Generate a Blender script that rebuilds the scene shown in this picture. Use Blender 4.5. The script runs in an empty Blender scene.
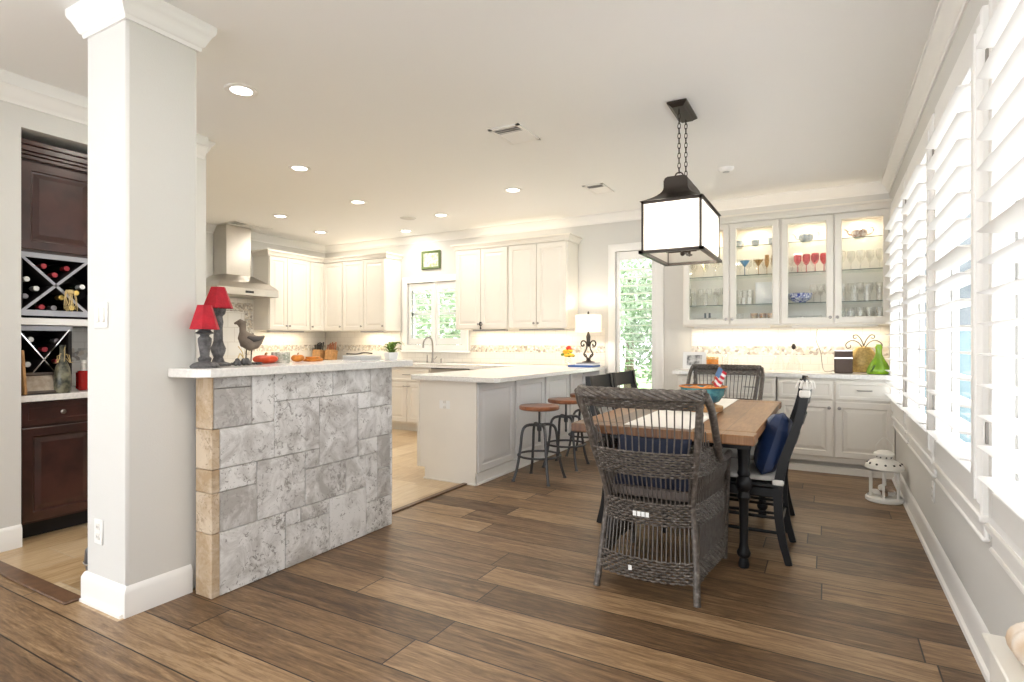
import bpy, math, random
from mathutils import Matrix, Vector
C = bpy.context.scene
PI = math.pi
random.seed(7)
R = math.radians

# ------------------------------------------------------------------ camera, world, exposure
cam = bpy.data.cameras.new('camera'); camo = bpy.data.objects.new('camera', cam); C.collection.objects.link(camo)
cam.sensor_width = 36; cam.lens = 565 / 1024 * 36; cam.shift_y = 1 / 1024; cam.clip_start = .05
camo.location = (0, 0, 1.2); camo.rotation_euler = (R(90), 0, math.atan2(315.5, 565))
C.camera = camo
w = bpy.data.worlds.new('sky'); C.world = w; w.use_nodes = True
bg = w.node_tree.nodes['Background']; bg.inputs[1].default_value = 1.0
_N, _L = w.node_tree.nodes, w.node_tree.links          # pale sky; lower half brightened as added fill for the ceiling
_tc = _N.new('ShaderNodeTexCoord'); _sp = _N.new('ShaderNodeSeparateXYZ'); _L.new(_tc.outputs['Generated'], _sp.inputs[0])
_rp = _N.new('ShaderNodeValToRGB'); _mr = _N.new('ShaderNodeMapRange'); _mr.inputs[1].default_value = -1; _mr.inputs[2].default_value = 1
_L.new(_sp.outputs[2], _mr.inputs[0]); _L.new(_mr.outputs[0], _rp.inputs[0]); _e = _rp.color_ramp.elements
_e[0].position = .49; _e[0].color = (3.0, 3.08, 3.15, 1); _e[1].position = .51; _e[1].color = (1.7, 1.78, 1.88, 1)
_L.new(_rp.outputs[0], bg.inputs[0])
C.cycles.transparent_max_bounces = 32
C.view_settings.view_transform = 'Standard'; C.view_settings.look = 'None'
C.view_settings.exposure = 1.06; C.view_settings.gamma = 1; C.view_settings.use_curve_mapping = False
sun = bpy.data.lights.new('sun', 'SUN'); sun.energy = 3.5; sun.angle = R(12); sun.color = (1, .96, .9)
suno = bpy.data.objects.new('sun', sun); C.collection.objects.link(suno)
suno.rotation_euler = (R(-12), R(26), 0)            # high sun over the right-hand windows

# ------------------------------------------------------------------ materials
def nt(name):
    m = bpy.data.materials.new(name); m.use_nodes = True
    return m, m.node_tree.nodes, m.node_tree.links, m.node_tree.nodes['Principled BSDF']
def mat(name, col, rough=.5, metal=0, noise=0, nscale=20, bump=0, bscale=60, spec=.5, coat=0, emis=None, estr=0, col2=None):
    m, N, L, b = nt(name)
    b.inputs['Base Color'].default_value = (*col, 1); b.inputs['Roughness'].default_value = rough
    b.inputs['Metallic'].default_value = metal; b.inputs['Specular IOR Level'].default_value = spec
    b.inputs['Coat Weight'].default_value = coat
    if emis: b.inputs['Emission Color'].default_value = (*emis, 1); b.inputs['Emission Strength'].default_value = estr
    tc = N.new('ShaderNodeTexCoord')
    if noise or col2:
        n = N.new('ShaderNodeTexNoise'); n.inputs['Scale'].default_value = nscale; n.inputs['Detail'].default_value = 5
        L.new(tc.outputs['Object'], n.inputs['Vector'])
        mx = N.new('ShaderNodeMix'); mx.data_type = 'RGBA'
        c2 = col2 or tuple(max(0, c * (1 - noise)) for c in col)
        mx.inputs[6].default_value = (*c2, 1); mx.inputs[7].default_value = (*col, 1)
        rp = N.new('ShaderNodeMapRange'); rp.inputs[1].default_value = .38; rp.inputs[2].default_value = .62
        L.new(n.outputs['Fac'], rp.inputs[0]); L.new(rp.outputs[0], mx.inputs[0]); L.new(mx.outputs[2], b.inputs['Base Color'])
    if bump:
        n2 = N.new('ShaderNodeTexNoise'); n2.inputs['Scale'].default_value = bscale; n2.inputs['Detail'].default_value = 4
        L.new(tc.outputs['Object'], n2.inputs['Vector'])
        bp = N.new('ShaderNodeBump'); bp.inputs['Strength'].default_value = bump; bp.inputs['Distance'].default_value = .01
        L.new(n2.outputs['Fac'], bp.inputs['Height']); L.new(bp.outputs[0], b.inputs['Normal'])
    return m
def math_(N, L, op, a, b=None, c=None):
    n = N.new('ShaderNodeMath'); n.operation = op
    for i, v in enumerate((a, b, c)):
        if v is None: continue
        if isinstance(v, (int, float)): n.inputs[i].default_value = v
        else: L.new(v, n.inputs[i])
    return n.outputs[0]
def ramp(N, L, fac, stops):
    r = N.new('ShaderNodeValToRGB'); L.new(fac, r.inputs[0]); e = r.color_ramp.elements
    while len(e) < len(stops): e.new(.5)
    for i, (p, c) in enumerate(stops): e[i].position = p; e[i].color = (*c, 1)
    return r.outputs[0]
def planks(name, length, width, stops, gap=.004, rough=.4, grain=1.0, gapcol=(.05, .035, .025), along='x', rnd=True):
    m, N, L, b = nt(name)
    tc = N.new('ShaderNodeTexCoord'); sp = N.new('ShaderNodeSeparateXYZ'); L.new(tc.outputs['Object'], sp.inputs[0])
    u, v = (sp.outputs[0], sp.outputs[1]) if along == 'x' else (sp.outputs[1], sp.outputs[0])
    rv = math_(N, L, 'DIVIDE', v, width); row = math_(N, L, 'FLOOR', rv); fv = math_(N, L, 'FRACT', rv)
    wn = N.new('ShaderNodeTexWhiteNoise'); wn.noise_dimensions = '1D'; L.new(row, wn.inputs['W'])
    uo = math_(N, L, 'ADD', math_(N, L, 'DIVIDE', u, length), math_(N, L, 'MULTIPLY', wn.outputs['Value'], 7.3 if rnd else 0))
    col = math_(N, L, 'FLOOR', uo); fu = math_(N, L, 'FRACT', uo)
    cb = N.new('ShaderNodeCombineXYZ'); L.new(row, cb.inputs[0]); L.new(col, cb.inputs[1])
    w2 = N.new('ShaderNodeTexWhiteNoise'); w2.noise_dimensions = '2D'; L.new(cb.outputs[0], w2.inputs['Vector'])
    # grain stretched along the plank, shifted per plank
    cv = N.new('ShaderNodeCombineXYZ')
    L.new(math_(N, L, 'ADD', math_(N, L, 'MULTIPLY', u, 1.6), math_(N, L, 'MULTIPLY', w2.outputs['Value'], 31)), cv.inputs[0])
    L.new(math_(N, L, 'MULTIPLY', v, 16), cv.inputs[1]); L.new(math_(N, L, 'MULTIPLY', w2.outputs['Value'], 9), cv.inputs[2])
    n = N.new('ShaderNodeTexNoise'); n.inputs['Scale'].default_value = 1.6; n.inputs['Detail'].default_value = 9; n.inputs['Roughness'].default_value = .65
    n.inputs['Distortion'].default_value = 1.2
    L.new(cv.outputs[0], n.inputs['Vector'])
    n3 = N.new('ShaderNodeTexNoise'); n3.inputs['Scale'].default_value = 7; n3.inputs['Detail'].default_value = 6; n3.inputs['Roughness'].default_value = .7; n3.inputs['Distortion'].default_value = .4
    L.new(cv.outputs[0], n3.inputs['Vector'])
    fine = math_(N, L, 'MULTIPLY', math_(N, L, 'SUBTRACT', n3.outputs['Fac'], .5), .75 * grain)
    f = math_(N, L, 'ADD', math_(N, L, 'ADD', fine, math_(N, L, 'ADD', .05, math_(N, L, 'MULTIPLY', w2.outputs['Value'], .52))), math_(N, L, 'MULTIPLY', math_(N, L, 'SUBTRACT', n.outputs['Fac'], .3), 1.15 * grain))
    c = ramp(N, L, f, stops)
    du = math_(N, L, 'MULTIPLY', math_(N, L, 'MINIMUM', fu, math_(N, L, 'SUBTRACT', 1, fu)), length)
    dv = math_(N, L, 'MULTIPLY', math_(N, L, 'MINIMUM', fv, math_(N, L, 'SUBTRACT', 1, fv)), width)
    g = math_(N, L, 'LESS_THAN', math_(N, L, 'MINIMUM', du, dv), gap / 2)
    mx = N.new('ShaderNodeMix'); mx.data_type = 'RGBA'; L.new(g, mx.inputs[0]); L.new(c, mx.inputs[6]); mx.inputs[7].default_value = (*gapcol, 1)
    L.new(mx.outputs[2], b.inputs['Base Color']); b.inputs['Roughness'].default_value = rough
    bp = N.new('ShaderNodeBump'); bp.inputs['Strength'].default_value = .25; bp.inputs['Distance'].default_value = .004
    L.new(math_(N, L, 'SUBTRACT', n.outputs['Fac'], g), bp.inputs['Height']); L.new(bp.outputs[0], b.inputs['Normal'])
    return m
def glass(name, tint=(1, 1, 1), refl=.12, rough=.02, body=0):
    m = bpy.data.materials.new(name); m.use_nodes = True; N = m.node_tree.nodes; L = m.node_tree.links; N.clear()
    o = N.new('ShaderNodeOutputMaterial'); t = N.new('ShaderNodeBsdfTransparent'); t.inputs[0].default_value = (*tint, 1)
    g = N.new('ShaderNodeBsdfGlossy'); g.inputs['Roughness'].default_value = rough; g.inputs[0].default_value = (.95, .95, .95, 1)
    lw = N.new('ShaderNodeLayerWeight'); lw.inputs[0].default_value = .35
    mx = N.new('ShaderNodeMixShader')
    L.new(math_(N, L, 'MINIMUM', math_(N, L, 'ADD', math_(N, L, 'MULTIPLY', lw.outputs['Facing'], refl * 3), refl * .3), 1), mx.inputs[0])
    L.new(t.outputs[0], mx.inputs[1]); L.new(g.outputs[0], mx.inputs[2])
    out = mx.outputs[0]
    if body:
        d = N.new('ShaderNodeBsdfDiffuse'); d.inputs[0].default_value = (*tint, 1); m2 = N.new('ShaderNodeMixShader'); m2.inputs[0].default_value = body
        L.new(out, m2.inputs[1]); L.new(d.outputs[0], m2.inputs[2]); out = m2.outputs[0]
    L.new(out, o.inputs[0]); return m
def travertine(name, c1, c2, vein):
    m, N, L, b = nt(name)
    tc = N.new('ShaderNodeTexCoord'); at = N.new('ShaderNodeAttribute'); at.attribute_name = 'tone'
    sh = N.new('ShaderNodeVectorMath'); sh.operation = 'SCALE'; sh.inputs[0].default_value = (3.1, 7.7, 5.3); L.new(at.outputs['Fac'], sh.inputs['Scale'])
    ad = N.new('ShaderNodeVectorMath'); L.new(tc.outputs['Object'], ad.inputs[0]); L.new(sh.outputs[0], ad.inputs[1])
    def noise(sc, det, ro, dist):
        n = N.new('ShaderNodeTexNoise'); n.inputs['Scale'].default_value = sc; n.inputs['Detail'].default_value = det; n.inputs['Roughness'].default_value = ro; n.inputs['Distortion'].default_value = dist
        L.new(ad.outputs[0], n.inputs['Vector']); return n.outputs['Fac']
    n1 = noise(7, 9, .68, .8)
    base = ramp(N, L, math_(N, L, 'ADD', n1, math_(N, L, 'MULTIPLY', math_(N, L, 'SUBTRACT', at.outputs['Fac'], .5), .22)), [(.36, c1), (.60, c2)])
    f1 = noise(38, 5, .66, 1.2); f2 = noise(4, 3, .5, 0)
    ve = ramp(N, L, math_(N, L, 'ADD', f1, math_(N, L, 'MULTIPLY', math_(N, L, 'SUBTRACT', f2, .5), .35)), [(.37, (1, 1, 1)), (.43, (0, 0, 0))])
    mx = N.new('ShaderNodeMix'); mx.data_type = 'RGBA'; L.new(math_(N, L, 'MULTIPLY', ve, math_(N, L, 'ADD', .35, math_(N, L, 'MULTIPLY', at.outputs['Fac'], .6))), mx.inputs[0]); L.new(base, mx.inputs[6]); mx.inputs[7].default_value = (*vein, 1)
    L.new(mx.outputs[2], b.inputs['Base Color']); b.inputs['Roughness'].default_value = .75
    bp = N.new('ShaderNodeBump'); bp.inputs['Strength'].default_value = .4; bp.inputs['Distance'].default_value = .006; bp.invert = True
    L.new(ve, bp.inputs['Height']); L.new(bp.outputs[0], b.inputs['Normal'])
    return m
def tiles(name, tw, th, col, grout, mosaic=None, axes=(0, 2)):
    m, N, L, b = nt(name)
    tc = N.new('ShaderNodeTexCoord'); sp = N.new('ShaderNodeSeparateXYZ'); L.new(tc.outputs['Object'], sp.inputs[0])
    cb = N.new('ShaderNodeCombineXYZ'); L.new(sp.outputs[axes[0]], cb.inputs[0]); L.new(sp.outputs[axes[1]], cb.inputs[1])
    br = N.new('ShaderNodeTexBrick'); L.new(cb.outputs[0], br.inputs['Vector']); br.inputs['Scale'].default_value = 1
    br.inputs['Brick Width'].default_value = tw; br.inputs['Row Height'].default_value = th; br.inputs['Mortar Size'].default_value = .0025
    br.inputs['Color1'].default_value = (*col, 1); br.inputs['Color2'].default_value = (*[c * .95 for c in col], 1); br.inputs['Mortar'].default_value = (*grout, 1)
    out = br.outputs['Color']
    if mosaic:
        z0, z1 = mosaic
        vo = N.new('ShaderNodeTexVoronoi'); vo.inputs['Scale'].default_value = 42; L.new(cb.outputs[0], vo.inputs['Vector'])
        s = N.new('ShaderNodeSeparateColor'); L.new(vo.outputs['Color'], s.inputs[0])
        mc = ramp(N, L, s.outputs[0], [(0, (.30, .27, .24)), (.3, (.62, .55, .45)), (.55, (.8, .77, .7)), (.8, (.45, .43, .40)), (1, (.85, .82, .77))])
        z = sp.outputs[axes[1]]
        inb = math_(N, L, 'MULTIPLY', math_(N, L, 'GREATER_THAN', z, z0), math_(N, L, 'LESS_THAN', z, z1))
        mx = N.new('ShaderNodeMix'); mx.data_type = 'RGBA'; L.new(inb, mx.inputs[0]); L.new(out, mx.inputs[6]); L.new(mc, mx.inputs[7]); out = mx.outputs[2]
    L.new(out, b.inputs['Base Color']); b.inputs['Roughness'].default_value = .3
    return m
def weave(name, c1, c2, c3=None):
    m, N, L, b = nt(name)
    tc = N.new('ShaderNodeTexCoord'); n = N.new('ShaderNodeTexNoise'); n.inputs['Scale'].default_value = 55; n.inputs['Detail'].default_value = 3
    L.new(tc.outputs['Object'], n.inputs['Vector'])
    L.new(ramp(N, L, n.outputs['Fac'], [(.3, c1), (.6, c2), (.75, c3 or c2)]), b.inputs['Base Color']); b.inputs['Roughness'].default_value = .42
    return m

M = dict(
 wall=mat('greige_wall_paint', (.70, .69, .66), .85, bump=.12, bscale=180),
 ceil=mat('white_ceiling_paint', (.92, .92, .91), .9),
 trim=mat('white_trim_paint', (.88, .87, .85), .35),
 cab=mat('cream_cabinet_paint', (.84, .80, .73), .38, noise=.03, nscale=3),
 pen=mat('pale_grey_cabinet_paint', (.80, .79, .78), .38),
 counter=mat('white_quartz', (.86, .84, .81), .18, noise=.10, nscale=60),
 floor=planks('brown_oak_planks', 1.9, .20, [(.02, (.040, .023, .013)), (.33, (.098, .055, .027)), (.6, (.185, .110, .056)), (.9, (.30, .19, .100)), (1.1 - .1, (.36, .24, .135))], rough=.42, grain=1.35, gap=.006, gapcol=(.02, .012, .008)),
 tile=planks('cream_travertine_tile', .61, .305, [(.1, (.36, .22, .10)), (.4, (.52, .37, .21)), (.8, (.68, .54, .36)), (1, (.76, .65, .49))], gap=.005, rough=.3, grain=.9, gapcol=(.55, .45, .33), along='y', rnd=True),
 stone=travertine('silver_travertine', (.44, .42, .40), (.78, .77, .76), (.20, .185, .17)),
 tan=travertine('tan_travertine', (.46, .33, .20), (.66, .55, .42), (.36, .26, .17)),
 steel=mat('brushed_steel', (.60, .57, .53), .28, 1, noise=.1, nscale=4),
 nickel=mat('brushed_nickel', (.35, .33, .31), .3, 1),
 black=mat('black_painted_wood', (.008, .008, .009), .38, spec=.3),
 iron=mat('dark_iron', (.085, .085, .09), .42, .7),
 bronze=mat('oiled_bronze', (.045, .036, .03), .4, .6),
 wick=weave('grey_brown_wicker', (.045, .036, .030), (.125, .105, .090), (.25, .23, .215)),
 stick=mat('grey_rattan_rod', (.11, .095, .085), .4, noise=.3, nscale=40),
 darkwood=mat('dark_cherry_wood', (.060, .020, .016), .28, noise=.5, nscale=6, coat=.3),
 darkin=mat('black_cabinet_interior', (.012, .010, .010), .7),
 lip=mat('satin_grey_edge', (.36, .36, .39), .3, .2),
 seatwood=mat('reddish_seat_wood', (.36, .13, .055), .35, noise=.4, nscale=12, coat=.3),
 shade=mat('white_linen', (.88, .85, .80), .9),
 red=mat('red_silk_shade', (.50, .008, .025), .7, noise=.25, nscale=25, bump=.3, bscale=90),
 carved=mat('carved_grey_wood', (.15, .145, .15), .55, noise=.6, nscale=35, bump=.8, bscale=70),
 bird=mat('weathered_brown_bird', (.27, .215, .17), .75, noise=.35, nscale=12, bump=.3),
 navy=mat('navy_fabric', (.012, .028, .085), .75, noise=.3, nscale=14, bump=.2, bscale=120),
 pale=mat('pale_grey_fabric', (.55, .53, .50), .9, bump=.2, bscale=200),
 cush=mat('taupe_seat_fabric', (.16, .13, .115), .9, bump=.25, bscale=150),
 runner=mat('cream_linen_runner', (.80, .77, .72), .9, bump=.3, bscale=250),
 mesh_g=mat('gold_wire_mesh', (.55, .40, .16), .4, .6, noise=.3, nscale=60),
 green=mat('lime_glazed_ceramic', (.28, .55, .015), .2, noise=.35, nscale=9, coat=.5),
 white=mat('white_glazed_ceramic', (.86, .86, .86), .2, coat=.4),
 wmetal=mat('white_painted_metal', (.82, .80, .75), .4),
 orange=mat('orange_glaze', (.80, .27, .03), .4, noise=.3, nscale=20),
 dkorange=mat('red_orange_glaze', (.72, .08, .02), .35),
 leaf=mat('leaf_green', (.22, .36, .06), .6, noise=.5, nscale=30),
 leaf2=mat('pale_leaf_green', (.50, .62, .42), .7, noise=.5, nscale=3),
 leaf3=mat('tree_leaf_green', (.34, .45, .28), .7, noise=.5, nscale=2),
 bark=mat('tree_bark', (.14, .10, .07), .9, bump=.6),
 grass=mat('lawn_grass', (.28, .45, .18), .95, noise=.35, nscale=4),
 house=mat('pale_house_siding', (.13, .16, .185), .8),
 teal=mat('teal_window_reflection', (.10, .22, .26), .15),
 glass=glass('clear_pane', (1, 1, 1), .05),
 hglass=glass('cabinet_door_glass', (.97, .98, .98), .05),
 shelfg=glass('shelf_glass', (.93, .96, .95), .12), shelfe=mat('shelf_glass_edge', (.04, .09, .075), .3),
 crystal=glass('crystal', (.985, .98, .97), .13, .08, .04),
 pink=glass('pink_glass', (.92, .50, .52), .12, .05, .15),
 blueg=glass('blue_glass', (.35, .60, .80), .2, .05, .3),
 amber=glass('amber_glass', (.80, .62, .30), .2, .05, .2),
 lampg=None,
 bulb=mat('warm_bulb', (1, .9, .75), .5, emis=(1, .87, .68), estr=7),
 led=mat('downlight_lens', (1, 1, 1), .5, emis=(1, .96, .88), estr=6),
 blueglaze=mat('blue_green_glazed_bowl', (.03, .13, .20), .25, col2=(.10, .33, .36), nscale=22, coat=.4),
 cobalt=mat('blue_white_pattern', (.02, .04, .28), .25, col2=(.75, .77, .8), nscale=60),
 floral=mat('floral_porcelain', (.45, .28, .22), .25, col2=(.80, .74, .68), nscale=50),
 floralw=mat('white_floral_porcelain', (.86, .85, .84), .25, col2=(.45, .55, .62), nscale=45),
 silver=mat('polished_silver', (.75, .74, .72), .15, 1),
 paper=mat('white_paper', (.85, .85, .84), .8),
 woodl=mat('light_wood', (.52, .28, .11), .5, noise=.3, nscale=20),
 brown=mat('brown_box_plastic', (.075, .045, .032), .45),
 chrome=mat('polished_chrome', (.7, .7, .7), .12, 1),
 sw=mat('switch_plastic', (.86, .86, .84), .35),
 dk=mat('dark_slot', (.03, .03, .03), .6),
 wine=mat('dark_wine_bottle', (.012, .016, .010), .12, coat=.4),
 foilr=mat('red_foil', (.32, .02, .03), .35, .3), foilw=mat('white_foil', (.72, .72, .70), .35, .2), foilg=mat('gold_foil', (.65, .45, .12), .3, .7), foilb=mat('grey_foil', (.22, .20, .21), .35, .5),
 raffia=mat('raffia_gold', (.62, .47, .22), .8),
 painted=mat('painted_bottle', (.22, .21, .14), .3, col2=(.02, .025, .02), nscale=22),
 redliq=mat('red_liqueur', (.42, .01, .01), .15, coat=.5),
 shell=mat('tan_seashell', (.52, .38, .28), .6, noise=.4, nscale=20),
 blue=mat('blue_cover', (.03, .10, .35), .5), flagr=mat('flag_red', (.6, .03, .05), .8), flagw=mat('flag_white', (.85, .85, .85), .8), flagb=mat('flag_blue', (.12, .22, .40), .8),
 yellow=mat('yellow_petal', (.85, .50, .04), .6), redp=mat('red_petal', (.65, .04, .02), .6),
 soil=mat('grey_metal', (.20, .22, .26), .3, .8),
 photo=mat('black_white_photo', (.05, .05, .055), .3, col2=(.62, .62, .62), nscale=16),
 art=mat('floral_watercolour', (.80, .78, .70), .7, col2=(.35, .40, .22), nscale=24), artf=mat('green_picture_frame', (.12, .17, .06), .5),
 mortar=mat('stone_mortar', (.30, .29, .28), .9),
 granite=tiles('cream_backsplash_tile', .15, .075, (.80, .77, .71), (.66, .62, .56), (1.065, 1.155), (0, 2)),
 graniteY=tiles('cream_backsplash_tile_left', .15, .075, (.80, .77, .71), (.66, .62, .56), (1.065, 1.155), (1, 2)),
 bigtile=tiles('white_square_tile', .20, .20, (.82, .81, .78), (.55, .52, .48), None, (1, 2)),
 mosaic=tiles('mosaic_border', .15, .075, (.7, .66, .6), (.5, .46, .4), (-9, 9), (1, 2)),
)
# lantern glass: seeded glass, partly translucent
def _lamp_glass():
    m = bpy.data.materials.new('seeded_lantern_glass'); m.use_nodes = True; N = m.node_tree.nodes; L = m.node_tree.links; N.clear()
    o = N.new('ShaderNodeOutputMaterial'); t = N.new('ShaderNodeBsdfTransparent'); tr = N.new('ShaderNodeBsdfTranslucent'); tr.inputs[0].default_value = (.95, .93, .9, 1)
    mx = N.new('ShaderNodeMixShader'); mx.inputs[0].default_value = .7; L.new(t.outputs[0], mx.inputs[1]); L.new(tr.outputs[0], mx.inputs[2]); L.new(mx.outputs[0], o.inputs[0]); return m
M['lampg'] = _lamp_glass()
def _shade(name, col):
    m = bpy.data.materials.new(name); m.use_nodes = True; N = m.node_tree.nodes; L = m.node_tree.links; N.clear()
    o = N.new('ShaderNodeOutputMaterial'); d = N.new('ShaderNodeBsdfDiffuse'); d.inputs[0].default_value = (*col, 1); tr = N.new('ShaderNodeBsdfTranslucent'); tr.inputs[0].default_value = (*col, 1)
    mx = N.new('ShaderNodeMixShader'); mx.inputs[0].default_value = .45; L.new(d.outputs[0], mx.inputs[1]); L.new(tr.outputs[0], mx.inputs[2]); L.new(mx.outputs[0], o.inputs[0]); return m
M['drum'] = _shade('cream_drum_shade', (.86, .82, .75))
def _table():
    m, N, L, b = nt('reclaimed_table_top'); 
    return m
M['table'] = planks('worn_table_boards', 3.0, .155, [(.1, (.035, .012, .004)), (.4, (.115, .044, .012)), (.7, (.21, .092, .028)), (1, (.31, .155, .055))], gap=.003, rough=.38, grain=1.0, gapcol=(.08, .04, .02), along='y')

# ------------------------------------------------------------------ mesh builder
class MB:
    def __init__(s): s.v = []; s.f = []; s.m = []; s.M = Matrix(); s.mi = 0; s.tone = {}
    def add(s, vs, fs):
        o = len(s.v); s.v += [s.M @ Vector(p) for p in vs]
        s.f += [tuple(i + o for i in f) for f in fs]; s.m += [s.mi] * len(fs); return s
    def box(s, x0, y0, z0, x1, y1, z1, bev=0):
        if x0 > x1: x0, x1 = x1, x0
        if y0 > y1: y0, y1 = y1, y0
        if z0 > z1: z0, z1 = z1, z0
        if not bev:
            vs = [(x, y, z) for z in (z0, z1) for y in (y0, y1) for x in (x0, x1)]
            return s.add(vs, [(0, 2, 3, 1), (4, 5, 7, 6), (0, 1, 5, 4), (2, 6, 7, 3), (0, 4, 6, 2), (1, 3, 7, 5)])
        b = min(bev, (x1 - x0) / 2.01, (y1 - y0) / 2.01, (z1 - z0) / 2.01)
        vs = []
        idx = {}
        for i, (X, sx) in enumerate(((x0, 1), (x1, -1))):
            for j, (Y, sy) in enumerate(((y0, 1), (y1, -1))):
                for k, (Zz, sz) in enumerate(((z0, 1), (z1, -1))):
                    for a, p in enumerate(((X, Y + sy * b, Zz + sz * b), (X + sx * b, Y, Zz + sz * b), (X + sx * b, Y + sy * b, Zz))):
                        idx[i, j, k, a] = len(vs); vs.append(p)
        g = lambda i, j, k, a: idx[i, j, k, a]
        fs = []
        for i in (0, 1):
            q = [g(i, 0, 0, 0), g(i, 1, 0, 0), g(i, 1, 1, 0), g(i, 0, 1, 0)]; fs.append(q[::-1] if i == 0 else q)
            q = [g(0, i, 0, 1), g(1, i, 0, 1), g(1, i, 1, 1), g(0, i, 1, 1)]; fs.append(q if i == 0 else q[::-1])
            q = [g(0, 0, i, 2), g(1, 0, i, 2), g(1, 1, i, 2), g(0, 1, i, 2)]; fs.append(q[::-1] if i == 0 else q)
        for j in (0, 1):
            for k in (0, 1):
                fs.append([g(0, j, k, 1), g(1, j, k, 1), g(1, j, k, 2), g(0, j, k, 2)])
                fs.append([g(j, 0, k, 0), g(j, 1, k, 0), g(j, 1, k, 2), g(j, 0, k, 2)])
                fs.append([g(j, k, 0, 0), g(j, k, 1, 0), g(j, k, 1, 1), g(j, k, 0, 1)])
        for i in (0, 1):
            for j in (0, 1):
                for k in (0, 1): fs.append([g(i, j, k, 0), g(i, j, k, 1), g(i, j, k, 2)])
        return s.add(vs, fs)
    def tube(s, pts, r, n=8, closed=False, flat=1.0):
        pts = [Vector(p) for p in pts]; k = len(pts); rr = r if isinstance(r, (list, tuple)) else [r] * k
        vs = []; t0 = None; up = None
        for i, p in enumerate(pts):
            if closed: t = pts[(i + 1) % k] - pts[i - 1]
            else: t = (pts[min(i + 1, k - 1)] - pts[max(i - 1, 0)])
            t.normalize()
            if up is None:
                up = Vector((0, 0, 1)) if abs(t.z) < .9 else Vector((1, 0, 0))
            up = (up - t * up.dot(t))
            if up.length < 1e-5: up = t.orthogonal()
            up.normalize(); sd = t.cross(up)
            for j in range(n):
                a = 2 * PI * j / n; vs.append(p + (sd * math.cos(a) + up * math.sin(a) * flat) * rr[i])
        fs = [(i * n + j, i * n + (j + 1) % n, (i + 1) % k * n + (j + 1) % n, (i + 1) % k * n + j) for i in range(k if closed else k - 1) for j in range(n)]
        if not closed: fs += [tuple(range(n))[::-1], tuple((k - 1) * n + j for j in range(n))]
        return s.add(vs, fs)
    def lathe(s, prof, c=(0, 0, 0), n=20, sx=1, sy=1, cap=True, rot=0):
        vs = []; fs = []
        for r, z in prof:
            for j in range(n):
                a = 2 * PI * j / n + rot; vs.append((c[0] + r * sx * math.cos(a), c[1] + r * sy * math.sin(a), c[2] + z))
        k = len(prof)
        fs = [(i * n + j, i * n + (j + 1) % n, (i + 1) * n + (j + 1) % n, (i + 1) * n + j) for i in range(k - 1) for j in range(n)]
        if cap:
            if prof[0][0] > 1e-4: fs.append(tuple(range(n))[::-1])
            if prof[-1][0] > 1e-4: fs.append(tuple((k - 1) * n + j for j in range(n)))
        return s.add(vs, fs)
    def ball(s, c, rx, ry=None, rz=None, n=14, m=9):
        ry = ry or rx; rz = rz or rx
        return s.lathe([(max(1e-5, math.sin(PI * i / m)) * rx, -math.cos(PI * i / m) * rz) for i in range(m + 1)], c, n, 1, ry / rx, cap=False)
    def sweep(s, path, prof, closed=False, caps=True):
        """path in plan (x,y), room on the left of travel; prof = (offset into the room, z)"""
        k = len(path); P = [Vector(p) for p in path]; vs = []
        for i in range(k):
            if closed: a = (P[i] - P[i - 1]).normalized(); b = (P[(i + 1) % k] - P[i]).normalized()
            else:
                a = (P[i] - P[i - 1]).normalized() if i > 0 else None; b = (P[i + 1] - P[i]).normalized() if i < k - 1 else None
                a = a or b; b = b or a
            na = Vector((-a.y, a.x)); nb = Vector((-b.y, b.x)); d = (na + nb); d = d / max(.2, d.dot(na)) 
            for o, z in prof: q = P[i] + d * o; vs.append((q.x, q.y, z))
        m = len(prof)
        fs = [(i * m + j, (i + 1) % k * m + j, (i + 1) % k * m + (j + 1) % m, i * m + (j + 1) % m) for i in range(k if closed else k - 1) for j in range(m)]
        if not closed and caps: fs += [tuple(range(m)), tuple((k - 1) * m + j for j in range(m))[::-1]]
        return s.add(vs, fs)
    def grid(s, fn, nu, nv, cu=False, cv=False):
        vs = [fn(i / (nu if cu else nu - 1), j / (nv if cv else nv - 1)) for i in range(nu) for j in range(nv)]
        fs = [(i * nv + j, (i + 1) % nu * nv + j, (i + 1) % nu * nv + (j + 1) % nv, i * nv + (j + 1) % nv) for i in range(nu if cu else nu - 1) for j in range(nv if cv else nv - 1)]
        return s.add(vs, fs)
    def rings(s, x0, z0, x1, z1, y, prof, fill=True):
        """nested rectangles in the XZ plane facing -y: prof = (inset, outward depth)"""
        vs = []; k = len(prof)
        for i, d in prof: vs += [(x0 + i, y - d, z0 + i), (x1 - i, y - d, z0 + i), (x1 - i, y - d, z1 - i), (x0 + i, y - d, z1 - i)]
        fs = [(a * 4 + j, a * 4 + (j + 1) % 4, (a + 1) * 4 + (j + 1) % 4, (a + 1) * 4 + j) for a in range(k - 1) for j in range(4)]
        if fill: fs.append(tuple((k - 1) * 4 + j for j in range(4)))
        else: pass
        return s.add(vs, fs)
    def build(s, name, mats, parent=None, loc=None, smooth=True, tones=None, ang=38):
        if not isinstance(mats, (list, tuple)): mats = [mats]
        vs = s.v
        if parent is not None: off = Vector(parent.get('_o', (0, 0, 0)))
        elif loc is not None: off = Vector(loc)
        else:
            xs = [v.x for v in vs]; ys = [v.y for v in vs]; zs = [v.z for v in vs]
            off = Vector(((min(xs) + max(xs)) / 2, (min(ys) + max(ys)) / 2, min(zs)))
        me = bpy.data.meshes.new(name); me.from_pydata([v - off for v in vs], [], s.f)
        for m in mats: me.materials.append(m)
        me.polygons.foreach_set('material_index', s.m)
        me.validate()
        import bmesh
        b = bmesh.new(); b.from_mesh(me); bmesh.ops.recalc_face_normals(b, faces=b.faces); b.to_mesh(me); b.free()
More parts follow.
